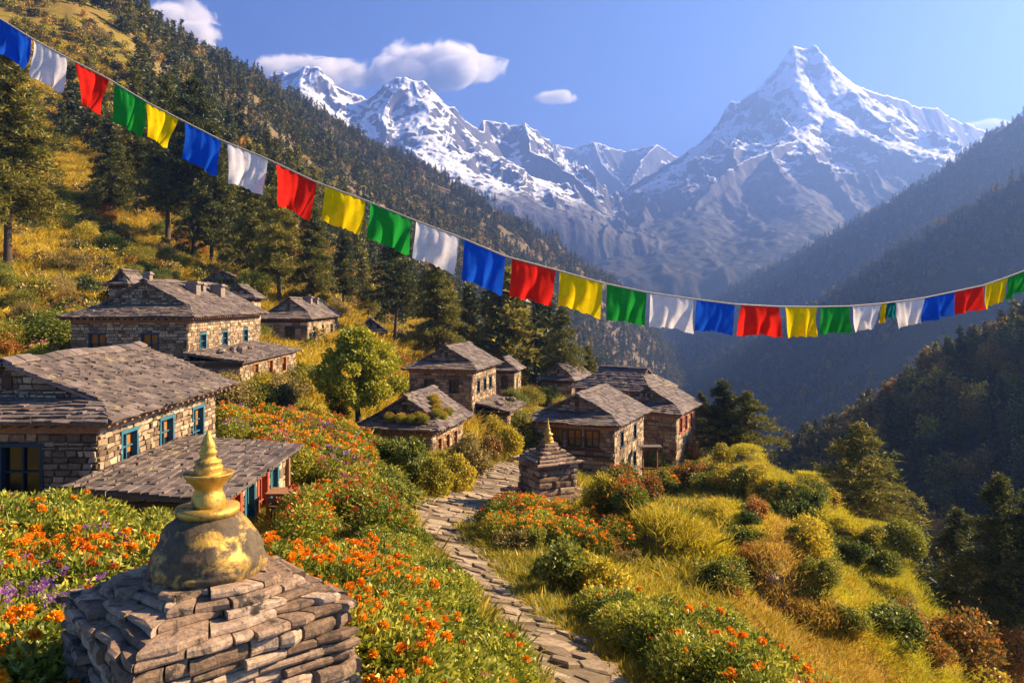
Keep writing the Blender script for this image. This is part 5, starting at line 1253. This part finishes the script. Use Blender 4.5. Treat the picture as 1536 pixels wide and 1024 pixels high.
hedge_row([(335,606),(370,612),(410,604),(450,590)], .9, 'dry hedge bush under the terrace', ['dry', 'gold', 'dry'], 1.5, 2.3, 1.2, 1.7)
hedge_row([(430,655),(470,645)], 1.1, 'yellowing garden bush', ['gold', 'gold', 'green'], 1.2, 1.9, .7, 1.0)
hedge_row([(1350,870),(1400,900),(1450,930),(1500,960)], 1.0, 'bush along the lower field', ['green', 'gold', 'rust'], .9, 1.6, .7, 1.1)
hedge_row([(1380,850),(1430,862),(1490,880),(1536,900)], 1.1, 'bush along the lower field', ['green', 'gold', 'green'], 1.1, 1.9, .8, 1.3)
g = random.Random(77)
n_ = 0
for _ in range(900):                                     # more bushes over the open slopes
    Y = math.exp(g.uniform(math.log(24), math.log(230))); u = g.uniform(-40, 1560); x = (u - U0) / F * Y
    if (430 < u < 1040 and Y < 70) or (Y > 90 and u > 600) or (Y < 62 and u > 850) or (Y < 40 and u < 700) or not free(x, Y, 1.2, 1.0): continue
    p = at(u, Y)
    if u > 1250 and p[2] < -30: continue
    if hidden(*[np.array([q]) for q in (p[0], p[1], p[2] + 1.2)])[0]: continue
    kd, ds = g.choice((('green', 'wild green bush'), ('gold', 'wild golden bush'), ('rust', 'wild rusty bush'), ('gold', 'wild golden bush'), ('dry', 'wild dry bush')))
    s_ = g.uniform(.9, 2.0) * (1 + Y / 160); o = shrub(tuple(p), s_, s_ * g.uniform(.6, .9), None, kd, name='wild_bush'); auto(o, ds, p, 'wild bushes on the open slopes'); n_ += 1
    if n_ >= 130: break

# ------------------------------------------------------------------ flower beds
def bed(u0, u1, Y0, Y1, n, mix, desc_bed, size=(.85, 1.2), heads=True, minsep=.38, gap=.35, dens=1.0, tall=1.0):
    g = random.Random(int(u0 * 7 + Y0 * 13)); placed = []; tries = 0
    while len(placed) < n and tries < n * 30:
        tries += 1; Y = math.sqrt(g.uniform(Y0 ** 2, Y1 ** 2)); u = g.uniform(u0, u1); x = (u - U0) / F * Y
        if not free(x, Y, gap, .25) or any((x - a) ** 2 + (Y - b) ** 2 < minsep ** 2 for a, b in placed): continue
        placed.append((x, Y)); p = at(u, Y); c = g.choice(mix)
        o = flower(tuple(p - np.array([0, 0, .04])), g.uniform(*size), None, c, None, heads, dens=dens * g.uniform(.6, 1)); o.scale.z *= tall
        auto(o, {'orange': 'orange marigold plant', 'purple': 'purple flower plant', 'red': 'red flower plant', 'pink': 'pink flower plant'}[c], p, desc_bed)
bed(-60, 95, 4.3, 6.2, 16, ['orange'], 'flowers left of the golden stupa', (1.0, 1.25))
bed(-60, 150, 6.3, 7.8, 16, ['purple'], 'flowers left of the golden stupa', (1.0, 1.25))
bed(-60, 290, 7.9, 11, 40, ['orange', 'orange', 'orange', 'red', 'purple', 'pink'], 'flowers left of the golden stupa', (1.0, 1.35))
bed(-60, 260, 11, 15, 40, ['orange', 'orange', 'red', 'pink'], 'flowers along the left-edge house', (1.3, 1.8), True, .6, dens=.35)
bed(170, 300, 9, 13.5, 16, ['orange', 'red'], 'flowers along the left-edge house', (1.1, 1.4), True, .4)
bed(395, 600, 5.8, 10.5, 46, ['orange'], 'marigolds right of the golden stupa', (1.0, 1.3), True, .34)
bed(435, 560, 10.5, 14, 22, ['orange', 'orange', 'orange', 'pink'], 'marigolds right of the golden stupa', (1.1, 1.4), True, .45, dens=.8)
bed(545, 740, 5.4, 7.9, 20, ['orange', 'red', 'pink', 'red'], 'flowers by the lower path', (.85, 1.1), True, .36, .25, .6)
bed(560, 680, 8.5, 17, 30, ['red', 'orange', 'red'], 'leafy plants on the bank left of the path', (.8, 1.1), True, .5, .3, .25)
bed(420, 545, 20.5, 35, 36, ['orange', 'red', 'orange', 'orange', 'purple', 'pink'], 'flower bed behind the wing of the left-edge house', (1.5, 2.1), False, .8)
bed(340, 430, 24.5, 34, 15, ['orange', 'red', 'purple', 'orange'], 'flower bed behind the wing of the left-edge house', (1.5, 2.1), False, .8)
bed(455, 600, 16, 22, 7, ['orange', 'red', 'orange'], 'flower bed behind the wing of the left-edge house', (1.3, 1.8), False, .7)
bed(735, 850, 19.5, 24, 16, ['orange', 'orange', 'red'], 'marigolds in front of the small grey stupa', (1.2, 1.6), False, .55, .5)
bed(860, 960, 19, 23, 10, ['orange', 'red'], 'marigolds in front of the small grey stupa', (1.1, 1.4), False, .6)
bed(880, 1100, 9.4, 12.6, 42, ['orange', 'orange', 'red'], 'leafy plants right of the lower path', (1.0, 1.35), True, .48, .7, .2, .95)
bed(960, 1340, 7.6, 10.5, 46, ['orange', 'orange', 'red'], 'leafy plants right of the lower path', (1.0, 1.35), True, .42, .8, .3, 1.1)
bed(1380, 1560, 9, 14, 16, ['red', 'orange'], 'leafy plants in the lower right corner', (1.0, 1.4), True, .5, .5, .3)
bed(60, 260, 40, 62, 18, ['red', 'orange', 'pink'], 'flowers on the terraces behind the big house', (1.8, 2.6), False, 1.2)
# flowers rooted in the broken roof of the low house
Mx = Matrix.Translation(H4.location) @ Matrix.Rotation(R(-15), 4, 'Z')
for i, (lx, ly, lz) in enumerate([(-1.0,.7,2.45),(-1.6,.6,2.42),(-2.2,.7,2.45),(-2.8,.7,2.45),(-1.4,1.1,2.5),(-.7,1.6,2.6),(-.9,2.3,2.75),(-.5,2.0,2.45),(-1.2,2.9,2.95),(-1.5,3.4,3.1),(-.6,3.1,2.5)]):
    p = Mx @ Vector((lx, ly, lz)); o = flower(tuple(p), .75, None, ['orange', 'red', 'orange'][i % 3], None, False)
    auto(o, ['orange flower plant growing on the roof', 'red flower plant growing on the roof', 'orange flower plant growing on the roof'][i % 3], p, 'flowers on the broken roof')

# ------------------------------------------------------------------ stones, table, pots and odds and ends
g = random.Random(9)
for (u, v, n, sp, lb) in [(935,712,8,.8,'dark heap of stones at the right foot of the square path house'), (870,775,9,.9,'grey stones tumbled right of the small grey stupa'), (620,755,6,.7,'stones edging the side path by the clipped hedge'), (1255,750,8,1.2,'pale rubble on the terrace edge above the golden field'), (640,508,6,1.4,'boulders lying between the small grey house and the tall middle house'), (450,432,9,2.0,'pale rubble slide at the foot of the bushy pine'), (1180,870,5,.6,'grey stones on the broken terrace wall in the golden field')]:
    p = pix(u, v, 9); Yq = p[1]; sp_ = sp * Yq / 40 + .3; S = []
    for _ in range(n):
        x, y = p[0] + g.gauss(0, sp_), p[1] + g.gauss(0, sp_ * .5); r_ = g.uniform(.10, .26) * (.5 + Yq / 50); S.append((x - p[0], y - p[1], float(G(x, y)[0]) - p[2] + r_ * .25, r_))
    o = rocks('rock_heap', None, S, lb, 'heaps of stones', int(u)); o.location = tuple(p)
def table(p, label):
    e = empty('garden_table', p, label, 'table'); t_ = MB(); t_.box(-.5, .5, -.35, .35, .68, .74)
    t_.build('table_top', M['wood_warm'], e)
    for a in (-.44, .44):
        for b in (-.29, .29): q = MB(); q.box(a-.035, a+.035, b-.035, b+.035, -.05, .68); q.build('leg', M['wood_warm'], e)
    q = MB(); q.box(-.44, .44, -.30, -.27, .5, .62); q.build('apron', M['wood_warm'], e)
table(tuple(at(434, 19.6)), 'small wooden table outside the red and blue wing')
def stool(p, label):
    e = empty('wooden_stool', p, label, 'stool', 'stools outside the wing'); t_ = MB(); t_.lathe([(.19, .42), (.20, .45), (.19, .47)], 14); t_.build('seat', M['wood'], e)
    for k in range(3): a = k*2.09; q = MB(); q.tube([(math.cos(a)*.12, math.sin(a)*.12, .42), (math.cos(a)*.2, math.sin(a)*.2, -.03)], .02, 6); q.build('leg', M['wood'], e)
stool(tuple(at(414, 19.2)), 'dark stool nearest the corner post of the wing'); stool(tuple(at(424, 20.6)), 'dark stool behind the small wooden table')
def post_frame(p, label):
    e = empty('wooden_rack', p, label, 'rack')
    for a in (-.45, .45): q = MB(); q.tube([(a, 0, -.1), (a*.98, .02, 2.5)], .05, 7); q.build('post', M['wood_warm'], e)
    for z in (1.1, 2.3): q = MB(); q.box(-.6, .6, -.045, .045, z, z + .09); q.build('rail', M['wood_warm'], e)
    q = MB(); q.box(-.7, .7, -.4, .4, 2.5, 2.58); q.build('shelf', M['slate'], e)
pr = at(975, 50); post_frame(tuple(pr), 'wooden rack with a shelf of plants, right of the square path house')

# ------------------------------------------------------------------ grass: nobody could count it
def grass(name, N, u0, u1, Y0, Y1, protos, s0, s1, gap=.1, cond=None, seed=0, tilt=.1, field=False):
    g = np.random.default_rng(seed); Y = np.sqrt(g.uniform(Y0 ** 2, Y1 ** 2, N)); u = g.uniform(u0, u1, N); x = (u - U0) / F * Y
    hw = np.interp(Y, [8, 14, 22, 30, 45], [.58, .70, .90, 1.1, 1.2])
    ok = path_dist(x, Y) > hw + gap * (.3 + 1.4 * g.random(N)); ok &= np.hypot(x - sx, Y - Yc) > .95
    if cond is not None: ok &= cond(u, x, Y, g)
    for hx, hy, th, W_, L_ in HOUSES:
        dx, dy = x - hx, Y - hy; lx, ly = dx * math.cos(th) + dy * math.sin(th), -dx * math.sin(th) + dy * math.cos(th); ok &= ~((lx > -W_ + .3) & (lx < -.3) & (ly > .3) & (ly < L_ - .3))
    x, Y = x[ok], Y[ok]; P = np.c_[x, Y, G(x, Y) - .02]
    idx = None
    if field:                                            # which crop stands in which field
        pu, pv = to_pix(P[:, 0], P[:, 1], P[:, 2]); la = np.interp(pv, [700, 755, 800, 850, 900, 1024], [1165, 1150, 1128, 1100, 1080, 1040]); lb_ = np.interp(pv, [700, 812, 850, 905, 960, 1024], [1150, 1195, 1215, 1250, 1290, 1330])
        kd = np.where(pu < la, 0, np.where(pu < lb_, 1, 2)); kd = np.where((P[:, 1] > 31), 2 * (g.random(len(P)) < .7), kd); kd = np.where(g.random(len(P)) < .12, g.integers(0, 3, len(P)), kd); idx = kd * 2 + g.integers(0, 2, len(P))
    return scatter(name, P, g.uniform(s0, s1, len(P)), protos, tilt=tilt, idx=idx)
grass('field_crop', 60000, 800, 1620, 11, 60, TUFT_C, .8, 1.35, .5, lambda u, x, Y, g: (fbm(x / 3.0, Y / 3.0, 3, 41) + g.normal(size=len(x)) * .15 > -.30), 1, field=True)
grass('meadow_grass', 12000, 780, 1620, 9, 60, TUFT_G, .5, .95, .2, lambda u, x, Y, g: (fbm(x / 3.0, Y / 3.0, 3, 41) + g.normal(size=len(x)) * .15 < -.10), 11)
grass('field_grass', 9000, 860, 1620, 7, 18, TUFT_G, .4, .75, .2, None, 7)
grass('bank_grass', 9000, 380, 860, 3.6, 22, TUFT_V, .5, 1.05, .05, None, 2)
grass('village_grass', 16000, -80, 1100, 16, 75, TUFT_V, .8, 1.7, .2, None, 3)
grass('slope_grass', 24000, -100, 700, 45, 210, TUFT_G, 1.6, 4.0, .2, None, 4)
grass('rough_grass', 9000, -150, 700, 3.2, 17, TUFT_V, .6, 1.2, .1, None, 5)

g = np.random.default_rng(31); Y = np.sqrt(g.uniform(60 ** 2, 700 ** 2, 22000)); u = g.uniform(-80, 760, 22000); x = (u - U0) / F * Y
ok = (fbm(x / 30, Y / 30, 4, 71) > -.12) & ((Y > 110) | (u < 480)); x, Y = x[ok], Y[ok]
scatter('hillside_scrub', np.c_[x, Y, G(x, Y) - .1], g.uniform(1.0, 3.6, len(x)) * np.interp(Y, [60, 200, 600], [.6, 1, 1.3]), [FARB[1], FARB[0], SCRUB[0], SCRUB[1]])
# ------------------------------------------------------------------ the woods: the largest trees as objects, the rest as stuff
def woods(name, X, Y, Z, H_, conif, keep, desc_c, desc_b, grp, protos=None, seed=0):
    g = np.random.default_rng(seed); vis = ~hidden(X, Y, Z + H_); u, v = to_pix(X, Y, Z); inf = vis & (u > -30) & (u < 1566)
    size = np.where(inf, H_ / Y, 0); order = np.argsort(-size); big = order[:keep]; big = big[size[big] > 0]
    for i in big:
        me = MIDP[g.integers(0, 3)] if conif[i] else MIDB[[0, 2, 1, 3, 2, 3][g.integers(0, 6)]]
        p = (X[i], Y[i], Z[i] - .3); wide = g.uniform(.9, 1.25)
        o = link('pine_tree' if conif[i] else 'leafy_tree', me, None, p, g.random() * 6.28, (H_[i] * wide, H_[i] * wide, H_[i])); tag(o, None, 'tree')
        auto(o, desc_c if conif[i] else desc_b, p, grp)
    rest = np.setdiff1d(np.arange(len(X)), big)
    idx = np.where(conif[rest], g.integers(0, 2, len(rest)), 2 + g.integers(0, 2, len(rest)))
    idx = np.where((~conif[rest]) & (g.random(len(rest)) < .45), 2, idx)
    return scatter(name, np.c_[X, Y, Z - .3][rest], H_[rest], protos or FARP + FARB, idx=idx)
g = np.random.default_rng(12)
N = 20000; Y = np.sqrt(g.uniform(92 ** 2, 1250 ** 2, N)); u = g.uniform(-80, 1080, N); X = (u - U0) / F * Y
Z = G(X, Y); dn = fbm(X / 70, (Y + Z) / 70, 4, 61) + .25 * fbm(X / 25, Y / 25, 2, 62)
thr = np.interp(u, [0, 200, 330, 480, 900], [.10, .04, -.08, -.2, -.3]); thr = thr + .16 * (Y < 300) + .22 * ((u > 450) & (u < 740) & (Y < 230)); thr = np.where(Y < 130, thr + np.interp(u, [300, 420], [.35, .0]), thr)
thr = np.where(Y > 300, thr - .30, thr)
ok = (dn > thr) & ~((Y < 100) & (u < 700)); X, Y, Z, u = X[ok], Y[ok], Z[ok], u[ok]
X2 = X; con = g.random(len(X)) < .72
H_ = np.where(con, g.uniform(6, 13, len(X)), g.uniform(4, 8, len(X))) * np.interp(Y, [90, 200, 330, 800], [1.25, 1.2, 1.0, 1.1])
woods('left_slope_forest', X, Y, Z, H_, con, 150, 'dark slope pine', 'leafy slope tree', 'trees on the left slope', seed=1)
def ridge_wood(rd, name, n, b0, b1, h0, h1, keep, dc, db, grp, seed, frac=.6, protos=None):
    g = np.random.default_rng(seed); P = rd.p(g.random(n), g.uniform(b0, b1, n)); con = g.random(n) < frac
    nf = fbm(P[:, 0] / (rd.rough * 4), P[:, 1] / (rd.rough * 4), 3, seed) ; ok = nf > -.32; P = P[ok]; con = con[ok]
    H_ = np.where(con, g.uniform(h0, h1, len(P)), g.uniform(h0 * .65, h1 * .75, len(P)))
    woods(name, P[:, 0], P[:, 1], P[:, 2], H_, con, keep, dc, db, grp, protos, seed=seed)
ridge_wood(RIDGE1, 'near_ridge_forest', 7500, -45, 150, 6, 11, 140, 'dark ridge pine', 'leafy ridge tree', 'trees on the nearest right ridge', 21, .5, MIDP[:2] + [MIDB[2], MIDB[0]])
ridge_wood(RIDGE2, 'middle_ridge_forest', 12000, -70, 520, 8, 14, 0, '', '', '', 22, .55)
ridge_wood(RIDGE3, 'far_ridge_forest', 16000, -60, 800, 9, 16, 0, '', '', '', 23, .6)
write_labels()
